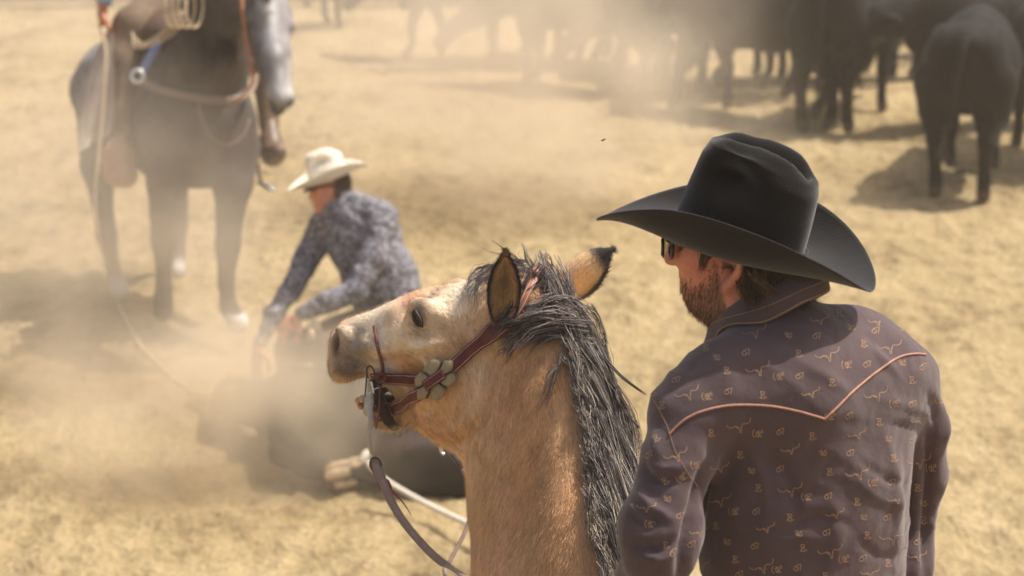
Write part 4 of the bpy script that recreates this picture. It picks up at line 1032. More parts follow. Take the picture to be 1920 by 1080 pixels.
# hair and beard
RBVH=BVHTree.FromPolygons(BV.tolist(),BF)
BRN=[lin(66,48,36),lin(84,62,44),lin(108,82,56),lin(48,36,28),lin(136,106,74)]
BEARD=[lin(148,98,70),lin(168,120,88),lin(116,78,58),lin(190,150,116),lin(96,66,50)]
bd=MB()
nb=normals(BV,BF); pq=proj(BV)[:,:2]; lc=(BV-U(1395,480,3.30))@HDM
low=np.interp(pq[:,0],[1262,1285,1300,1325,1340,1352,1362,1372,1386],[545,532,545,528,490,560,585,620,640])
low=low-np.abs(rng.normal(0,9,len(low)))
msk=(pq[:,1]>low)&(pq[:,0]<1384)&(lc[:,2]>-.135)&(lc[:,1]>-.2)
def beard(mask,count,L,seed,cols,rad=.00035,dirv=None,out=.4):
    rg=np.random.default_rng(seed); idx=np.nonzero(mask)[0]; ii=rg.choice(idx,count); P=BV[ii]; n=nb[ii]
    d=np.broadcast_to(dirv,P.shape)+rg.normal(0,.35,P.shape); d=d-n*(d*n).sum(1,keepdims=True)*.9; d=d/np.linalg.norm(d,axis=1,keepdims=True); d=d+n*out; 
    seg=5; t=np.linspace(0,1,seg); LL=L*rg.uniform(.5,1.2,(count,1,1))
    cv=rg.normal(0,.25,(count,1,3))
    Pt=P[:,None]+ (d[:,None]*t[None,:,None]+cv*t[None,:,None]**2 + np.array([0,0,-.35])*t[None,:,None]**2)*LL
    T=np.gradient(Pt,axis=1); T/=np.linalg.norm(T,axis=-1,keepdims=True); a=np.cross(T,[.3,-.9,.3]); a/=np.linalg.norm(a,axis=-1,keepdims=True); b=np.cross(T,a); r=(rad*np.clip(1.2-t,.15,1))[None,:,None]
    V=np.stack([Pt+r*(math.cos(q_)*a+math.sin(q_)*b) for q_ in (0,2.094,4.189)],2).reshape(-1,3)
    base=(np.arange(count)[:,None]*seg+np.arange(seg-1)[None]).ravel()*3
    F=np.concatenate([np.stack([base+k,base+(k+1)%3,base+3+(k+1)%3,base+3+k],1) for k in range(3)])
    cc=np.asarray(cols)[rg.integers(0,len(cols),count)]*rg.uniform(.75,1.25,(count,1)); bd.add(V,F.tolist(),np.repeat(cc,seg*3,0))
beard(msk,4200,.006,1,BEARD,dirv=np.array([-.15,0,-1.]))
beard(msk&(lc[:,2]<-.075),1800,.011,2,BEARD,dirv=np.array([-.1,0,-1.]))
bd.build('beard',[hair_m],rider)
hr=MB()
def hl(pts,n,s0,s1,cols=BRN,rad=.0003,wave=.004,push=.004,lenv=.3):
    strands(hr,np.array([U(*p) for p in pts]),n,s0,s1,rad,cols,seed=len(hr.v)+50,seg=9,wave=wave,lenv=lenv,push=(RBVH,push))
hl([(1325,455,3.24),(1322,475,3.232),(1318,495,3.23),(1312,512,3.232)],90,.010,.004)
hl([(1336,450,3.23),(1328,475,3.222),(1322,496,3.22)],90,.006,.004)
for k in range(16):
    x=1402+k*8.2; d=np.interp(x,[1392,1440,1500,1530],[3.215,3.205,3.24,3.30])
    y1=np.interp(x,[1392,1430,1480,1530],[575,590,575,550])
    y0=500+max(0,x-1460)*.30; hl([(x-4,y0,d+.03),(x-3,y0+10,d+.006),(x,(y0+15+y1)/2,d-.002),(x+6,y1-8,d-.008),(x+13,y1-2,d-.012)],240,.010,.010,wave=.006)
hl([(1440,515,3.21),(1470,530,3.2),(1500,535,3.2),(1520,545,3.21),(1530,535,3.22)],120,.010,.006,wave=.007)
hl([(1490,525,3.23),(1508,532,3.22),(1525,540,3.23),(1530,552,3.23),(1520,560,3.22)],70,.008,.004,wave=.006)
hl([(1415,520,3.2),(1440,545,3.195),(1470,560,3.195),(1500,562,3.2)],120,.009,.006,BRN+[lin(150,118,80)],wave=.007)
hr.build('hair',[hair_m],rider)
# sunglasses
gl=MB(); gm=mat('black_plastic',lin(22,18,18),.25,.5,var=.05); lens=bpy.data.materials.new('lens'); lens.use_nodes=True; b=lens.node_tree.nodes['Principled BSDF']; b.inputs['Base Color'].default_value=(.42,.38,.25,1); b.inputs['Transmission Weight'].default_value=.75; b.inputs['Roughness'].default_value=.05; b.inputs['IOR'].default_value=1.1
gfr=empty  # sunglasses worn by the man
def lensring(s):
    c=hp(1263,459,.034*s,.012); P=[c+FL*s*.026*math.cos(t)+np.array([0,0,.021*math.sin(t)])-FD*abs(.010*math.cos(t)+.008)*1.0 for t in np.linspace(0,6.2832,28)]
    return P
for s in (1,-1):
    P=np.array(lensring(s)); V,F=tube_geo(P,.0030,8,False); gl.add(V,F,mi=0)
    gl.add(list(P[:-1])+[P[:-1].mean(0)],[(i,(i+1)%27,27) for i in range(27)],mi=1)
    a=hp(1263,452,.060*s,.004); e=hp(1372,478,.082*s)
    V,F=strap_geo(spline([a,a*.6+e*.4+FL*s*.010,e],12),.006,.003,FL*s); gl.add(V,F,mi=0)
V,F=tube_geo(spline([hp(1263,455,.010,.006),hp(1263,452,0,.012),hp(1263,455,-.010,.006)],8),.0022,6); gl.add(V,F,mi=0)
gl.build('sunglasses',[gm,lens],rider)
# ---------------------------------------------------------------- black cattle
cow_m=mat('black_cattle_coat',None,.75,.15,var=.3,vscale=9,bump=.010,bscale=20,sheen=.04)
CB=np.array(lin(13,10,10)); CBR=np.array(lin(26,18,15))
def cow_mesh(step=0.0,headdown=0.5,fat=1.0,seed=0,turn=0.0):
    """a cow standing at the origin and facing +X; returns vertices and faces"""
    f=Field([-1.15,-.75,-.02],[1.75,.75,1.65],.028)
    f.chain([(-.62,0,1.00),(-.2,0,.93),(.25,0,.92),(.58,0,.96)],[.27,.33*fat,.32*fat,.26],.1)
    f.chain([(-.80,0,1.16),(-.35,0,1.20),(.2,0,1.18),(.55,0,1.22)],[.11,.12,.11,.10],.14)       # back line
    f.ell((-.70,.17,1.02),(.22,.13,.26),None,.08); f.ell((-.70,-.17,1.02),(.22,.13,.26),None,.08)  # haunches
    f.ell((-.60,.2,1.24),(.08,.05,.05),None,.08); f.ell((-.60,-.2,1.24),(.08,.05,.05),None,.08)    # hip bones
    f.ell((.5,.18,.95),(.20,.10,.26),None,.08); f.ell((.5,-.18,.95),(.20,.10,.26),None,.08)        # shoulders
    f.chain([(.62,0,.70),(.72,0,.78)],[.12,.12],.08)                                               # brisket
    for s in (-1,1):
        k=step*s
        f.chain([(.55,.17*s,.85),(.55+.10*k,.18*s,.60),(.54+.22*k,.17*s,.38),(.53+.22*k,.17*s,.16),(.56+.26*k,.17*s,.08),(.58+.27*k,.17*s,.03)],[.13,.085,.060,.042,.048,.056],.03)
        k=-step*s
        f.chain([(-.70,.19*s,.88),(-.62+.10*k,.20*s,.66),(-.84+.14*k,.19*s,.46),(-.78+.24*k,.18*s,.18),(-.75+.26*k,.18*s,.09),(-.71+.27*k,.18*s,.03)],[.20,.145,.068,.048,.052,.060],.04)
    hz=1.2-.75*headdown; ty=turn
    p=[(.62,0,1.08),(.95,ty*.35,1.14-.45*headdown),(1.12,ty*.7,hz+.02)]
    f.chain(p,[.22,.17,.13],.06)
    hx,hy=1.12,ty*.7; dx,dy=math.cos(ty*.8),math.sin(ty*.8)
    f.chain([(hx,hy,hz+.04),(hx+.20*dx,hy+.20*dy,hz-.10),(hx+.36*dx,hy+.36*dy,hz-.25)],[.135,.095,.080],.04)
    for s in (-1,1):
        f.chain([(hx-.02,hy+.10*s,hz+.06),(hx-.06,hy+.27*s,hz+.04)],[.035,.045],.02)               # ears
    f.blur(1); V,F=f.mesh(); return V,fix_winding(V,F)
def cow_tail(sw=0.0,n=14):
    mb=MB(); P=spline([(-.90,0,1.24),(-1.0,sw*.2,1.10),(-1.01,sw*.5,.85),(-1.0,sw*.9,.55)],n); V,F=tube_geo(P,np.linspace(.032,.016,n),8); mb.add(V,F,CB)
    strands(mb,np.array([(-1.0,sw*.9,.60),(-1.005,sw,.48),(-.99,sw*1.05,.36),(-.98,sw*1.0,.28)]),90,.012,.030,.0030,[lin(70,62,60),lin(112,102,96),lin(48,40,40)],seed=3,seg=7,lenv=.3,wave=.02)
    return mb
def cow_build(label,seed,**k):
    root=empty('cow',(0,0,0),label,'cow','black cattle standing at the far side of the arena')
    V,F=cow_mesh(seed=seed,**k); c=CB*(1+.25*fbm(V,2.5,3,seed))[:,None]; w_=np.clip((.75-V[:,2])/.3,0,1)[:,None]*.5; c=c*(1-w_)+CBR*w_
    w_=np.clip((.12-V[:,2])/.06,0,1)[:,None]; c=c*(1-w_)+np.array(lin(96,84,76))*w_
    mb=MB(); mb.add(V,F,np.clip(c,0,1)); mb.build('body',cow_m,root); cow_tail(k.get('turn',0)*.2+.05*(seed%3-1)).build('tail',cow_m,root); return root
def copy_tree(o,parent=None):
    c=o.copy(); COL.objects.link(c); c.parent=parent
    for ch in list(o.children): copy_tree(ch,c)
    return c
protoA=cow_build('',1,step=.25,headdown=.35); protoB=cow_build('',2,step=-.15,headdown=.75,fat=1.06,turn=.3); protoC=cow_build('',3,step=.7,headdown=.55,turn=-.4)
cows=[ # proto, px,py of the body centre on the ground, heading (deg, 0 = to the right, 90 = away), scale, label
 (1,1812,340,74,.99,'black cow seen from behind with a frizzy tail, nearest the camera at the right edge'),
 (0,1590,222,66,1.04,'black cow with its rump lit, directly left of the cow seen from behind'),
 (2,1410,215,140,1.02,'brownish black cow standing above the crown of the black hat'),
 (0,1255,150,120,.98,'dusty black cow between the pale hazy cow and the brownish black one'),
 (1,1090,165,150,1.0,'cow blurred to pale grey by the thickest dust, above the horse ears'),
 (2,890,108,178,.97,'grey looking cow furthest left in the dusty part of the herd'),
 (0,565,58,50,.96,'lone cow of which only the dark legs show, right of the grey horse head'),
 (1,1985,300,95,1.04,'black cow cut by the right edge of the frame behind the nearest one'),
 (0,1850,235,200,1.02,'black cow crosswise behind the cow seen from behind, its forelegs showing left of it'),
 (2,1490,150,170,1.03,'black cow half hidden behind the brownish black cow'),
 (1,1890,110,150,1.05,'black cow in the back row at the top right corner'),
 (0,1350,80,10,.98,'black cow in the back row above the dust'),
 (1,1345,172,165,1.02,'dark cow with tangled legs just left of the brownish black one'),
 (0,1190,120,140,1.0,'dusty cow with overlapping legs right of the palest cow'),
 (0,1015,120,195,1.0,'dust veiled cow whose legs show between the two palest cows'),
 (2,1545,150,200,1.02,'black cow pressed against the left flank of the cow with the lit rump'),
 (2,1660,70,185,1.03,'black cow in the back row behind the cow with the lit rump')]
protos=[protoA,protoB,protoC]; usedp=set()
for pi,x,y,h,sc,lb in cows:
    g=G(x,y)
    if pi in usedp: o=copy_tree(protos[pi])
    else: o=protos[pi]; usedp.add(pi)
    o.location=g; o.rotation_euler=(0,0,R(h)); o.scale=(sc,sc,sc); o['label']=lb
# ---------------------------------------------------------------- grey horse standing in the dust, facing the camera
def X(*pts): return [U(*p) for p in pts]
GD=12.1
def grey_mesh():
    f=Field([-3.0,10.8,-.03],[-.95,14.2,2.45],.02)
    c=f.chain
    c(X((378,235,12.25),(330,232,12.8),(255,215,13.35)),[.32,.33,.30],.1)
    c(X((330,160,12.5),(300,140,12.8),(225,150,13.5)),[.22,.2,.22],.1)
    c(X((215,150,13.4),(190,170,13.5)),[.24,.20],.08); c(X((215,190,13.4),(205,280,13.35)),[.24,.19],.08)
    f.ell(U(372,255,12.1),(.33,.20,.30),None,.08)
    c(X((315,280,12.1),(310,345,12.1),(306,400,12.1),(306,450,12.1),(307,515,12.1),(306,560,12.1),(306,584,12.08)),[.15,.105,.075,.072,.043,.052,.062],.03)
    c(X((440,280,12.1),(436,345,12.05),(431,400,12.0),(427,460,11.95),(424,530,11.9),(428,575,11.85),(446,605,11.75)),[.15,.115,.078,.072,.046,.050,.064],.03)
    c(X((215,235,13.3),(185,310,13.25),(192,380,13.2),(200,440,12.9),(212,500,12.8),(220,530,12.75),(226,545,12.7)),[.20,.115,.065,.065,.042,.05,.06],.03)
    c(X((290,250,13.5),(330,340,13.4),(335,420,13.5),(335,470,13.4),(333,495,13.3),(334,508,13.25)),[.16,.08,.06,.042,.048,.056],.03)
    c(X((375,180,12.15),(400,90,12.0),(430,0,11.85),(465,-80,11.8)),[.26,.22,.185,.13],.06)
    c(X((360,140,12.2),(385,40,12.1),(425,-60,12.0)),[.18,.15,.11],.08)
    # head seen three-quarter from the front
    c(X((490,-30,11.72),(503,35,11.58),(514,110,11.46),(524,165,11.38)),[.12,.124,.088,.074],.05)
    f.ell(U(478,70,11.66),(.06,.10,.12),None,.06)
    f.ell(U(528,185,11.36),(.075,.07,.062),None,.03); f.ell(U(520,205,11.42),(.048,.05,.04),None,.02)
    for x,y in ((466,45),(545,50)): f.ell(U(x,y,11.55),(.035,.035,.025),None,.03)
    for x,y in ((506,196),(548,190)): f.ell(U(x,y,11.30),(.016,.02,.020),None,.012,'sub')
    for x in (468,520): c(X((x,-60,11.75),(x-4,-120,11.72)),[.04,.02],.02)
    f.blur(1); return f.mesh()
V,F=grey_mesh(); F=fix_winding(V,F); q=proj(V)[:,:2]
ga=np.array(lin(84,77,73)); gl_=np.array(lin(156,152,152)); wh=np.array(lin(232,230,226)); gd=np.array(lin(58,52,52))
Cg=blobcol(q,ga,[((160,140),(60,110),gl_,.95),((190,220),(40,80),gl_,.5),((370,280),(80,60),np.array(lin(104,96,90)),.5),((440,110),(50,60),gd,.5),((360,60),(50,60),gd,.4),((512,60),(60,95),gl_,.9),((512,35),(8,32),wh,.95),((521,92),(7,10),wh,.95),((525,140),(6,20),wh,.3),((528,175),(34,22),wh,.55),
  ((545,120),(10,50),wh,.3),((505,196),(9,9),gd,.9),((548,192),(6,9),gd,.8),((466,48),(12,9),gd,.8),((547,55),(10,9),gd,.7),((306,420),(30,120),gd,.7),((428,420),(34,120),gd,.7),((480,110),(10,50),gd,.5)])
for (x,y,r) in ((448,606,30),(220,545,24),(333,507,20)):
    w_=np.clip(1.4-np.hypot(q[:,0]-x,(q[:,1]-y))/r,0,1)[:,None]*(V[:,2:3]<.22); Cg=Cg*(1-w_)+wh*.9*w_
Cg=np.clip(Cg*(1+.30*fbm(V,7,3,8)+.10*vnoise(V,26,3))[:,None],0,1)
grey=empty('horse',(-1.9,12.4,0),'dark grey horse with a white blaze facing the camera through the dust','horse')
mb=MB(); mb.add(V,F,Cg); grey_m=mat('grey_coat',None,1.0,.0,var=.28,vscale=9); mb.build('body',grey_m,grey)
mm=MB()
for k in range(10): strands(mm,np.array(X((400+k*9,-90+k*2,11.85),(385+k*8,-40,11.8),(372+k*7,40,11.82),(366+k*8,120+14*(k%3),11.72))),110,.02,.03,.003,[lin(60,52,50),lin(96,86,82),lin(44,38,38)],seed=k+300)
strands(mm,np.array(X((500,-60,11.6),(498,-20,11.5),(492,15,11.45))),90,.03,.03,.003,[lin(60,54,54),lin(90,84,84)],seed=333)
mm.build('mane',hair_m,grey)
# tack of the grey horse: breast collar, headstall and reins, saddle with tapadero stirrups
tk=MB(); bc=leather('worn_tan_leather',lin(134,112,94)); 
def st(mb,pts,w_,th,mi=0,n=24,nr=None): V,F=strap_geo(spline(X(*pts),n),w_,th,(-FW if nr is None else nr)); mb.add(V,F,mi=mi)
st(tk,[(262,150,12.02),(290,165,11.93),(340,178,11.82),(400,188,11.80),(445,186,11.84),(472,165,11.95),(478,140,12.1)],.042,.006)
st(tk,[(372,195,11.80),(378,220,11.76),(395,255,11.74),(425,272,11.72),(455,255,11.75),(468,225,11.8)],.013,.006)
tk.build('breast_collar',bc,grey)
hs=MB(); st(hs,[(452,-40,11.6),(455,20,11.52),(461,70,11.50),(468,110,11.46),(474,142,11.42)],.022,.006); st(hs,[(474,142,11.42),(470,165,11.5),(440,190,11.7)],.014,.006); st(hs,[(452,-20,11.55),(490,-32,11.42),(535,-22,11.45)],.024,.006); hs.build('headstall',leather('orange_leather',lin(176,116,76)),grey)
cn=MB(); 
for r_,z_ in ((.035,0),):
    P=[U(258,143,11.95)+RT*.034*math.cos(t)+UP*.034*math.sin(t) for t in np.linspace(0,6.283,20)]; V,F=tube_geo(np.array(P),.011,8,False); cn.add(V,F)
cn.build('cinch_ring',mat('silver',lin(225,225,222),.3,.5,metal=.6),grey)
bs=MB(); st(bs,[(268,132,11.98),(282,105,12.0),(300,76,12.02)],.045,.01); bs.build('blue_strap',mat('blue_webbing',lin(92,104,140),.8,.2),grey)
sdm=MB(); sl=leather('dark_saddle_leather',lin(96,76,62))
P=[U(300,20,12.75),U(262,120,12.75),U(238,240,12.65)]; V,F=strap_geo(spline(P,16),.26,.03,-RT+(-FW)*.8); sdm.add(V,F)
V,F=sphere_geo(U(322,55,12.75),(.26,.36,.16)); sdm.add(V,F)
V,F=tube_geo(np.array(X((352,60,12.3),(352,20,12.32),(352,5,12.33))),[.035,.03,.05],10); sdm.add(V,F)
sdm.build('saddle',sl,grey)
def taper_stirrup(pts,rads,name,m_):
    f=Field(np.min(pts,0)-.3,np.max(pts,0)+.3,.012); f.chain(pts,rads,.03); f.blur(1); V,F=f.mesh(); mb=MB(); mb.add(V,fix_winding(V,F)); return mb.build(name,m_,grey)
pk=leather('pinkish_tan_leather',lin(176,134,110))
taper_stirrup(X((226,262,12.45),(222,295,12.40),(222,322,12.38),(236,330,12.34)),[.055,.095,.085,.07],'stirrup',pk)
taper_stirrup(X((505,225,12.45),(508,265,12.38),(512,288,12.33),(522,285,12.25)),[.045,.062,.070,.05],'stirrup',leather('brown_stirrup_leather',lin(108,86,72)))
sp=MB(); st(sp,[(484,305,12.4),(486,330,12.4),(492,345,12.4)],.02,.008); V,F=tube_geo(np.array(X((484,342,12.4),(498,350,12.36),(511,357,12.3))),[.012,.016,.012],8); sp.add(V,F,mi=1); sp.build('spur',[sl,mat('pale_steel',lin(186,196,212),.35,.5,metal=.4)],grey)  # pale steel spur at the end of its leather strap
# rider of the grey horse: legs in chinks, hand on the rope (torso above the frame)
gr=empty('person',(-1.9,12.7,1.5),'rider on the grey horse, legs in brown chinks, bare hand holding the pale rope','person')
def rider2():
    f=Field([-2.95,11.7,.7],[-1.1,13.9,2.95],.018)
    hip=U(335,-20,12.85)
    f.chain([hip,U(250,50,12.55),U(222,110,12.5),U(226,210,12.5),U(228,270,12.45)],[.14,.115,.095,.075,.06],.05)
    f.chain([hip+RT*.15,U(480,60,12.6),U(500,150,12.5),U(505,240,12.45)],[.14,.11,.08,.06],.05)
    f.ell(hip+RT*.08,(.19,.16,.16),None,.06)
    f.chain([hip+RT*.08,hip+RT*.08+np.array([0,0,.35]),hip+RT*.08+np.array([0,0,.52])],[.16,.18,.08],.08)
    f.chain([hip+RT*.08+np.array([0,0,.55]),hip+RT*.08+np.array([0,-.02,.70])],[.07,.10],.05)
    f.chain([hip+RT*-.10+np.array([0,0,.46]),U(225,-70,12.6),U(200,-15,12.45),U(194,8,12.4)],[.075,.055,.045,.032],.03)
    f.chain([hip+RT*.26+np.array([0,0,.46]),U(470,-110,12.6),U(380,-60,12.3)],[.075,.055,.04],.03)
    f.blur(1); return f.mesh()
V,F=rider2(); F=fix_winding(V,F); q=proj(V)
chk=np.array(lin(132,112,94)); cg=np.where((V[:,2]>2.15)[:,None],np.array(lin(170,190,220)),chk); cg=np.where((V[:,2]>2.42)[:,None],np.array(lin(196,140,116)),cg); cg=np.clip(cg*(1+.2*fbm(V,7,3,2))[:,None],0,1)
mb=MB(); mb.add(V,F,cg)
V,F=hand(U(192,18,12.40),np.array([0,0,-1.])-RT*.1,-RT*.9-FW*.3,-FW,.55,1.25); mb.add(V,F,skin)
mb.build('body',mat('rider_clothes',None,.85,.2,var=.15,vscale=22,bump=.004,bscale=30),gr)
ck=MB()
A=spline([(198,60),(168,130),(154,200),(148,284)],12); Bq=spline([(212,60),(214,130),(213,200),(208,250)],12)
V=[];nf=9
for i in range(12):
    for j in range(nf):
        t=j/(nf-1); x=A[i][0]*(1-t)+Bq[i][0]*t; y=A[i][1]*(1-t)+Bq[i][1]*t; V.append(U(x,y,12.32+.05*math.sin(t*7+i*.4)*(i/11)))
V=np.array(V); F=[(i*nf+j,i*nf+j+1,(i+1)*nf+j+1,(i+1)*nf+j) for i in range(11) for j in range(nf-1)]
V2=V+FW*.006; n_=len(V); per=[j for j in range(nf)]+[i*nf+nf-1 for i in range(1,12)]+[11*nf+j for j in range(nf-2,-1,-1)]+[i*nf for i in range(10,0,-1)]
Fe=[(per[k],per[(k+1)%len(per)],per[(k+1)%len(per)]+n_,per[k]+n_) for k in range(len(per))]
ck.add(np.concatenate([V,V2]),F+[tuple(v+n_ for v in f[::-1]) for f in F]+Fe); ck.build('chinks_flap',mat('grey_suede',lin(184,172,160),.9,.15,var=.12,vscale=14,bump=.003,bscale=20),gr)
cf=MB(); V,F=tube_geo(np.array(X((200,-30,12.42),(197,-8,12.40),(194,8,12.395))),[.050,.048,.046],12); cf.add(V,F); cf.build('shirt_cuff',mat('pale_blue_cotton',lin(170,194,224),.85,.2),gr)
# coiled rope on the saddle horn
rope_m=mat('pale_rope',lin(206,184,152),.85,.2,var=.2,vscale=160,stretch=(1,1,3),bump=.002,bscale=200)
rc=MB()
for k in range(4):
    P=[U(322+k*14+ (22+k*2)*math.cos(t)*(.6),18-k*3+(34+3*k)*math.sin(t),11.75-.035*k+.05*math.cos(t)) for t in np.linspace(0,6.3,30)]; V,F=tube_geo(np.array(P),.0085,7); rc.add(V,F)
for k in range(5):
    V,F=tube_geo(spline(X((330+k*4,20,11.75),(312+k*3,50+k*4,11.75),(290-k*8,70+k*5,11.8),(268-k*5,92-k*8,11.9)),14),.0045,6); rc.add(V,F)
tag(rc.build('coiled_rope',rope_m),'coiled tan rope hanging at the saddle horn of the grey horse','rope')
# long rope from the hand down across the dirt to the calf
lr=MB(); P=X((192,52,12.32),(198,110,12.25),(193,200,12.2),(184,300,12.15),(178,370,12.1),(185,440,12.0))
P+= [G(205,515,.10),G(218,560,.03),G(240,610,.02),G(275,660,.02),(G(330,710,.02)),G(375,742,.03),U(420,735,10.3),U(450,722,10.3)]
V,F=tube_geo(spline(np.array(P),70),.0095,7); lr.add(V,F); tag(lr.build('rope',rope_m),'pale rope hanging from the mounted hand and lying across the dirt to the calf','rope')
# ---------------------------------------------------------------- calf on the ground and the man kneeling over it
calf=empty('calf',tuple(G(640,830)),'black calf lying on its side in thick dust, legs stretched toward the camera','calf')
def gz(x,y,z): return G(x,y,z)
def calf_mesh():
    f=Field([-1.75,8.9,-.03],[.15,11.2,.75],.015); c=f.chain
    sh=gz(545,775,.17); br=gz(650,795,.18); hq=gz(790,830,.18)
    c([sh,br,hq],[.17,.19,.18],.08); c([sh+[0,.05,.12],br+[0,.05,.16],hq+[0,.05,.12]],[.09,.10,.09],.08)
    c([sh,gz(480,755,.16),gz(440,742,.15)],[.16,.11,.10],.05); c([gz(440,755,.16),gz(425,752,.10),gz(415,765,.07)],[.10,.07,.055],.04)
    c([gz(455,740,.20),gz(468,725,.24)],[.03,.035],.02)
    # hind legs brought forward, fore legs crossing under
    c([hq+[-.05,-.10,0],gz(820,885,.16),gz(745,880,.12),gz(690,880,.10),gz(640,890,.08)],[.15,.09,.055,.042,.045],.03)
    c([hq+[0,-.12,-.05],gz(860,900,.10),gz(800,905,.07),gz(730,900,.06),gz(672,886,.08)],[.13,.08,.05,.04,.045],.03)
    c([sh+[.05,-.1,-.05],gz(560,860,.10),gz(610,880,.07),gz(660,885,.06)],[.11,.065,.045,.042],.03)
    c([sh+[0,-.15,0],gz(530,850,.14),gz(580,880,.10),gz(636,893,.05)],[.10,.06,.045,.042],.03)
    f.blur(1); return f.mesh()
V,F=calf_mesh(); F=fix_winding(V,F); Cc=np.clip(np.array(lin(40,33,31))*(1+.3*fbm(V,6,3,4))[:,None]+.0,0,1)
dq=proj(V)[:,:2]; Cc=blobcol(dq,(0,0,0),[]) if False else Cc
w_=np.clip(.5*np.exp(-(((dq-np.array((730,835)))/np.array((60,20)))**2).sum(1)),0,1)[:,None]; Cc=Cc*(1-w_)+np.array(lin(120,100,92))*w_
mb=MB(); mb.add(V,F,Cc); mb.build('body',mat('dusty_calf_coat',None,.85,.15,var=.3,vscale=12,bump=.005,bscale=40),calf)
hm=mat('hoof_horn',None,.6,.3,var=.25,vscale=30,bump=.003,bscale=60)
def hoof(c,d,up,k=1.0):
    d=unit(d); up=unit(up-d*(up@d)); s=np.cross(d,up); mb=MB()
    for sg in (-1,1):
        rows=[]
        for t,w_,h in ((0,.020,.024),(.3,.024,.030),(.7,.026,.030),(.95,.022,.020),(1.0,.012,.010)):
            rows.append([c+d*t*.095*k+s*(sg*(.024-.004*t)*k+math.cos(a)*w_*k*.85)+up*(math.sin(a)*h*k-.006*t) for a in np.linspace(0,6.283,13)[:-1]])
        V=np.array(rows).reshape(-1,3); F=[(i*12+j,i*12+(j+1)%12,(i+1)*12+(j+1)%12,(i+1)*12+j) for i in range(4) for j in range(12)]+[tuple(range(48,60))]
        cl=np.where(((V-c)@up)[:,None]>.004,np.array(lin(206,182,146)),np.array(lin(112,92,72))); mb.add(V,F,cl)
    return mb.build('hoof',hm,calf)
hoof(gz(658,880,.11),gz(615,888,.09)-gz(658,880,.11),np.array([0,-.3,1.]),1.25)
hoof(gz(690,870,.12),gz(655,872,.12)-gz(690,870,.12),np.array([0,-.2,1.]),1.0)
hoof(gz(662,900,.05),gz(618,908,.05)-gz(662,900,.05),np.array([0,-.3,1.]),1.1)
# rope holding the legs
tr=MB(); P=[gz(690,868,.22),gz(700,880,.20),gz(730,905,.15),gz(800,945,.10),gz(884,985,.10),gz(1000,1040,.2),np.array([.5,6.6,.7]),np.array([.35,4.6,1.35])]
V,F=tube_geo(spline(np.array(P),70),.0125,8); tr.add(V,F)
for a in range(4):
    V,F=tube_geo(np.array([gz(688+a*3,868,.12)+RT*.02*math.cos(t)+np.array([0,0,1])*.055*math.sin(t)+FW*.05*math.cos(t) for t in np.linspace(0,6.283,18)]),.010,6); tr.add(V,F)
tag(tr.build('rope',mat('white_rope',lin(232,222,204),.8,.2,var=.12,vscale=160,bump=.002,bscale=200)),'taut white rope from the calf legs passing behind the buckskin horse neck','rope')
# the kneeling man
kn=empty('person',tuple(G(680,800)),'man in cream hat and blue grey patterned shirt crouching over the calf','person')
KD=10.75
def kneel_shirt():
    f=Field([-1.75,9.7,.2],[-.15,11.6,1.75],.012); c=f.chain
    c(X((645,402,KD),(682,450,KD),(712,520,KD+.02),(730,560,KD+.03)),[.11,.178,.178,.162],.06)
    c(X((608,425,KD+.10),(650,395,KD+.02),(708,407,KD-.10)),[.09,.10,.095],.05)
    c(X((716,412,KD-.16),(700,480,KD-.24),(668,545,KD-.30)),[.082,.068,.062],.03); c(X((668,545,KD-.30),(615,568,KD-.34),(566,588,KD-.34)),[.060,.050,.036],.03)
    c(X((598,440,KD+.14),(572,495,KD+.08),(548,540,KD+.0)),[.078,.062,.056],.03); c(X((548,540,KD),(515,590,KD-.08),(486,644,KD-.16)),[.055,.048,.036],.03)
    c(X((640,385,KD),(636,368,KD)),[.075,.062],.02); c(X((722,560,KD+.03),(745,570,KD+.05)),[.14,.13],.05)
    f.blur(1); return f.mesh()
V,F=kneel_shirt(); F=fix_winding(V,F); N_=normals(V,F); V=V+N_*(.010*fbm(V@rot('Y',.5)*[1,1,2.2],9,3,3))[:,None]
def camo_mat():
    m=mat('patterned_shirt',lin(120,124,140),.85,.2,var=.1,vscale=10,bump=.002,bscale=60); t=m.node_tree; b=t.nodes['Principled BSDF']; N=t.nodes.new; L=t.links.new; tc=[n for n in t.nodes if n.type=='TEX_COORD'][0]
    n=N('ShaderNodeTexNoise'); n.inputs['Scale'].default_value=40; n.inputs['Detail'].default_value=3; n.inputs['Distortion'].default_value=1.6; L(tc.outputs['Object'],n.inputs['Vector'])
    cr=N('ShaderNodeValToRGB'); e=cr.color_ramp.elements; e[0].position=.44; e[0].color=(*lin(92,90,96),1); e[1].position=.60; e[1].color=(*lin(168,166,172),1); k=e.new(.52); k.color=(*lin(116,114,120),1); L(n.outputs[0],cr.inputs[0]); L(cr.outputs[0],b.inputs['Base Color']); return m
mb=MB(); mb.add(V,F); mb.build('shirt',camo_mat(),kn)
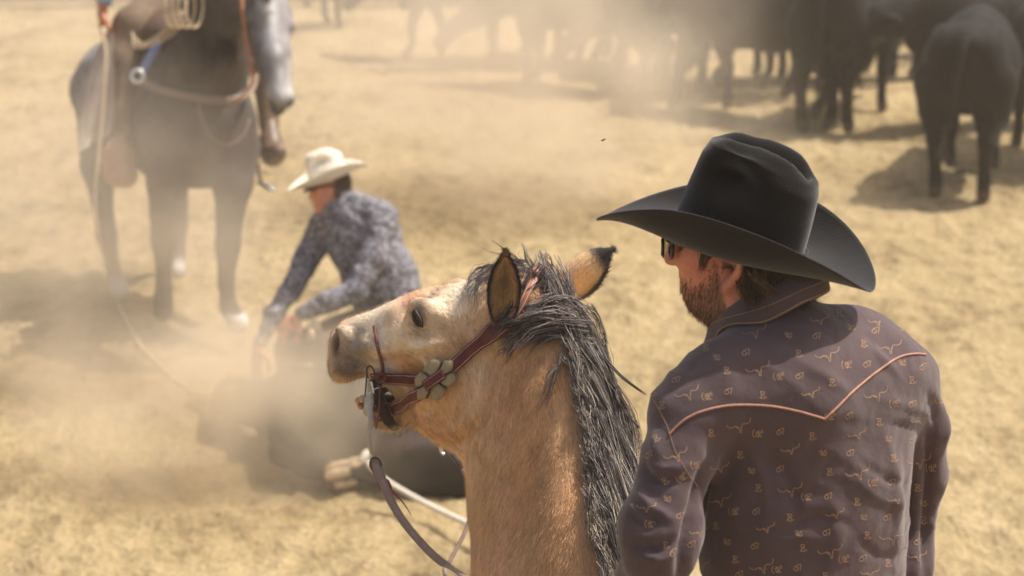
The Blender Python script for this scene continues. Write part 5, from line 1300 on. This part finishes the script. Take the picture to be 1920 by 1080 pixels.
def kneel_body():
    f=Field([-1.9,9.3,-.02],[-.15,11.7,1.75],.0125); c=f.chain
    f.ell(U(624,345,KD),(.098,.078,.112),None,.03); f.ell(U(604,368,KD-.01),(.055,.058,.075),None,.03); f.ell(U(602,392,KD-.0),(.032,.035,.030),None,.03)
    c(X((588,352,KD),(580,370,KD)),[.012,.015],.012); f.ell(U(632,362,KD-.085),(.018,.010,.03),None,.01); c(X((630,370,KD),(644,400,KD)),[.062,.068],.04)
    # hips, thighs folded, shins
    hip=U(742,598,KD+.02)
    f.ell(hip,(.19,.17,.15),None,.06)
    c([hip+[0,-.10,0],U(668,640,KD-.28),U(606,655,KD-.36)],[.12,.10,.085],.05); c([U(606,655,KD-.36),U(640,735,KD-.38),gz(700,800,.06)],[.075,.062,.05],.03)
    c([hip+[0,.10,0],U(640,630,KD+.10),U(545,655,KD-.02)],[.12,.10,.085],.05); c([U(545,655,KD-.02),U(540,730,KD),gz(560,790,.06)],[.075,.062,.05],.03)
    f.blur(1); return f.mesh()
V,F=kneel_body(); F=fix_winding(V,F); q=proj(V)[:,:2]
sk=np.array(lin(214,146,120)); chap=np.array(lin(92,74,58)); Ck=np.where((q[:,1]<440)[:,None],sk,chap); Ck=blobcol(q,(0,0,0),[])*0+Ck
w_=np.exp(-(((q-np.array((525,690)))/np.array((40,34)))**2).sum(1))[:,None]; Ck=Ck*(1-w_)+np.array(lin(190,150,100))*w_
w_=np.clip((q[:,0]-622)/8,0,1)[:,None]*np.clip((378-q[:,1])/6,0,1)[:,None]; Ck=Ck*(1-w_)+np.array(lin(70,50,40))*w_
mb=MB(); mb.add(V,F,np.clip(Ck*(1+.12*fbm(V,12,2))[:,None],0,1))
V,F=hand(U(562,592,KD-.34),-RT*.75-UP*.6,UP*.6-FW*.7,-UP,.8,1.15); mb.add(V,F,sk)
V,F=hand(U(484,650,KD-.16),-UP*1.0-RT*.1,-RT*.6-FW*.6,RT,.5,1.15); mb.add(V,F,sk)
mb.build('body',mat('skin_and_leather',None,.7,.3,var=.12,vscale=30,bump=.002,bscale=60),kn)
straw=mat('cream_felt',lin(236,226,206),.85,.2,var=.08,vscale=14,sheen=.2)
KH=frame(np.array([-.95,-.22,0]),R(-17),R(6)); V,F,V2,F2=hat_geo(U(616,334,KD),KH,crown=(.102,.083,.125),brim=(.215,.170),curl=.06)
m=MB(); m.add(V,F); h2=m.build('hat',straw,kn); m=MB(); m.add(V2,F2); m.build('hat_band',straw,h2)
g2=MB(); V,F=strap_geo(spline(X((592,350,KD-.09),(578,353,KD-.05),(572,356,KD+.0),(574,354,KD+.06)),12),.036,.006,-RT-FW*.3); g2.add(V,F); V,F=strap_geo(spline(X((592,350,KD-.09),(615,348,KD-.095),(634,350,KD-.09)),8),.010,.004,-FW); g2.add(V,F); g2.build('sunglasses',gm,kn)
b2=MB(); V,F=sphere_geo(U(617,352,KD+.005),(.104,.085,.085)); b2.add(V[V[:,2]>-9],F,lin(66,48,40)); 
# glove and rawhide on the belt
gv=MB(); V,F=sphere_geo(U(590,618,KD-.36),(.035,.02,.05)); gv.add(V,F); V,F=sphere_geo(U(583,630,KD-.40),(.02,.02,.035)); gv.add(V,F); gv.build('knee_patch',mat('pale_leather',lin(200,182,150),.8,.2,var=.2,vscale=40),kn)
# ---------------------------------------------------------------- arena fence far behind, low cable, fly
pm=mat('weathered_pipe',lin(120,104,92),.6,.4,var=.2,vscale=12)
fy=float(G(750,12)[1])
fr=empty('pipe_fence',(0,fy,0),'pale pipe fence with a dark bottom rail along the far side of the arena','fence')
for z,r_ in ((.10,.045),(.55,.035),(.95,.035),(1.35,.045)):
    mb=MB(); V,F=tube_geo(np.array([(-14,fy,z),(-5,fy+.1,z),(5,fy,z),(14,fy,z)]),r_,10); mb.add(V,F); mb.build('rail',pm,fr)
for x in np.arange(-13.5,14,2.7):
    mb=MB(); V,F=tube_geo(np.array([(x,fy+.06,-.05),(x,fy+.06,1.48)]),.06,12); mb.add(V,F); mb.build('post',pm,fr)
cb_=MB(); V,F=tube_geo(np.array([(2.4,20.9,.12),(3.6,20.8,.10),(4.6,20.9,.13),(6.0,21.0,.1)]),.02,8); cb_.add(V,F)
tag(cb_.build('cable',mat('dark_cable',lin(84,70,56),.7,.3)),'thin dark cable stretched low across the dirt in the gap between the cattle','cable')
fl=MB(); c=U(1130,263,3.9); V,F=sphere_geo(c,(.0028,.0014,.0014)); fl.add(V,F)
for s in (-1,1):
    fl.add([c+[.0005,0,.001],c+[.004,s*.003,.003],c+[.0055,s*.0035,.0018],c+[.003,s*.001,.0008],c+[.003,s*.001,.0011]],[(0,1,2,3),(0,3,4)])
tag(fl.build('fly',mat('fly_body',lin(40,32,28),.4,.4)),'small dark fly hovering in the air above the horse ears','fly')
# ---------------------------------------------------------------- dust in the air
def haze_box(name,lo,hi,den,col,label=None):
    lo=np.array(lo);hi=np.array(hi); mb=MB(); V=[(x,y,z) for x in (lo[0],hi[0]) for y in (lo[1],hi[1]) for z in (lo[2],hi[2])]
    mb.add(V,[(0,1,3,2),(4,6,7,5),(0,4,5,1),(2,3,7,6),(0,2,6,4),(1,5,7,3)]); m=bpy.data.materials.new(name+'_air'); m.use_nodes=True; t=m.node_tree; t.nodes.remove(t.nodes['Principled BSDF'])
    v=t.nodes.new('ShaderNodeVolumePrincipled'); v.inputs['Color'].default_value=(*col,1); v.inputs['Density'].default_value=den; v.inputs['Anisotropy'].default_value=.2
    t.links.new(v.outputs[0],t.nodes['Material Output'].inputs['Volume']); o=mb.build(name,m,smooth=False); tag(o,kind='stuff'); return o
haze_box('haze',(-60,-4,-1.2),(60,60,5.5),.0035,lin(246,234,214))
def dust(c,r,den,seed,col=lin(250,238,218),nscale=1.6):
    V,F=sphere_geo((0,0,0),r,20,12); mb=MB(); mb.add(V,F); m=bpy.data.materials.new('dust_air'); m.use_nodes=True; t=m.node_tree; t.nodes.remove(t.nodes['Principled BSDF']); N=t.nodes.new; L=t.links.new
    v=N('ShaderNodeVolumePrincipled'); v.inputs['Color'].default_value=(*col,1); v.inputs['Anisotropy'].default_value=.2
    tc=N('ShaderNodeTexCoord'); mp=N('ShaderNodeMapping'); mp.inputs['Scale'].default_value=tuple(1/x for x in r); L(tc.outputs['Object'],mp.inputs[0])
    ln=N('ShaderNodeVectorMath'); ln.operation='LENGTH'; L(mp.outputs[0],ln.inputs[0])
    mr=N('ShaderNodeMapRange'); mr.interpolation_type='SMOOTHSTEP'; mr.inputs[1].default_value=1.0; mr.inputs[2].default_value=.15; mr.inputs[3].default_value=0; mr.inputs[4].default_value=1; L(ln.outputs['Value'],mr.inputs[0])
    nz=N('ShaderNodeTexNoise'); nz.inputs['Scale'].default_value=nscale; nz.inputs['Detail'].default_value=3; nz.noise_dimensions='4D'; nz.inputs['W'].default_value=seed*3.1; L(tc.outputs['Object'],nz.inputs['Vector'])
    m2=N('ShaderNodeMapRange'); m2.inputs[1].default_value=.36; m2.inputs[2].default_value=.66; m2.inputs[3].default_value=.12; m2.inputs[4].default_value=1.6; L(nz.outputs[0],m2.inputs[0])
    mu=N('ShaderNodeMath'); mu.operation='MULTIPLY'; L(mr.outputs[0],mu.inputs[0]); L(m2.outputs[0],mu.inputs[1]); m3=N('ShaderNodeMath'); m3.operation='MULTIPLY'; m3.inputs[1].default_value=den; L(mu.outputs[0],m3.inputs[0]); L(m3.outputs[0],v.inputs['Density'])
    L(v.outputs[0],t.nodes['Material Output'].inputs['Volume']); o=mb.build('dust_cloud',m); o.location=c; tag(o,kind='stuff'); return o
dust(G(470,775,.32),(1.35,.85,.60),2.5,1,lin(248,235,212))       # kicked up round the calf
dust(U(210,520,11.2),(1.7,.9,1.4),.85,2)       # drifting in front of the grey horse
dust(G(990,150,.9),(2.3,1.7,1.8),0.62,3)        # hanging over the middle of the herd
dust(G(300,40,1.2),(5.0,3.5,1.8),.16,4)
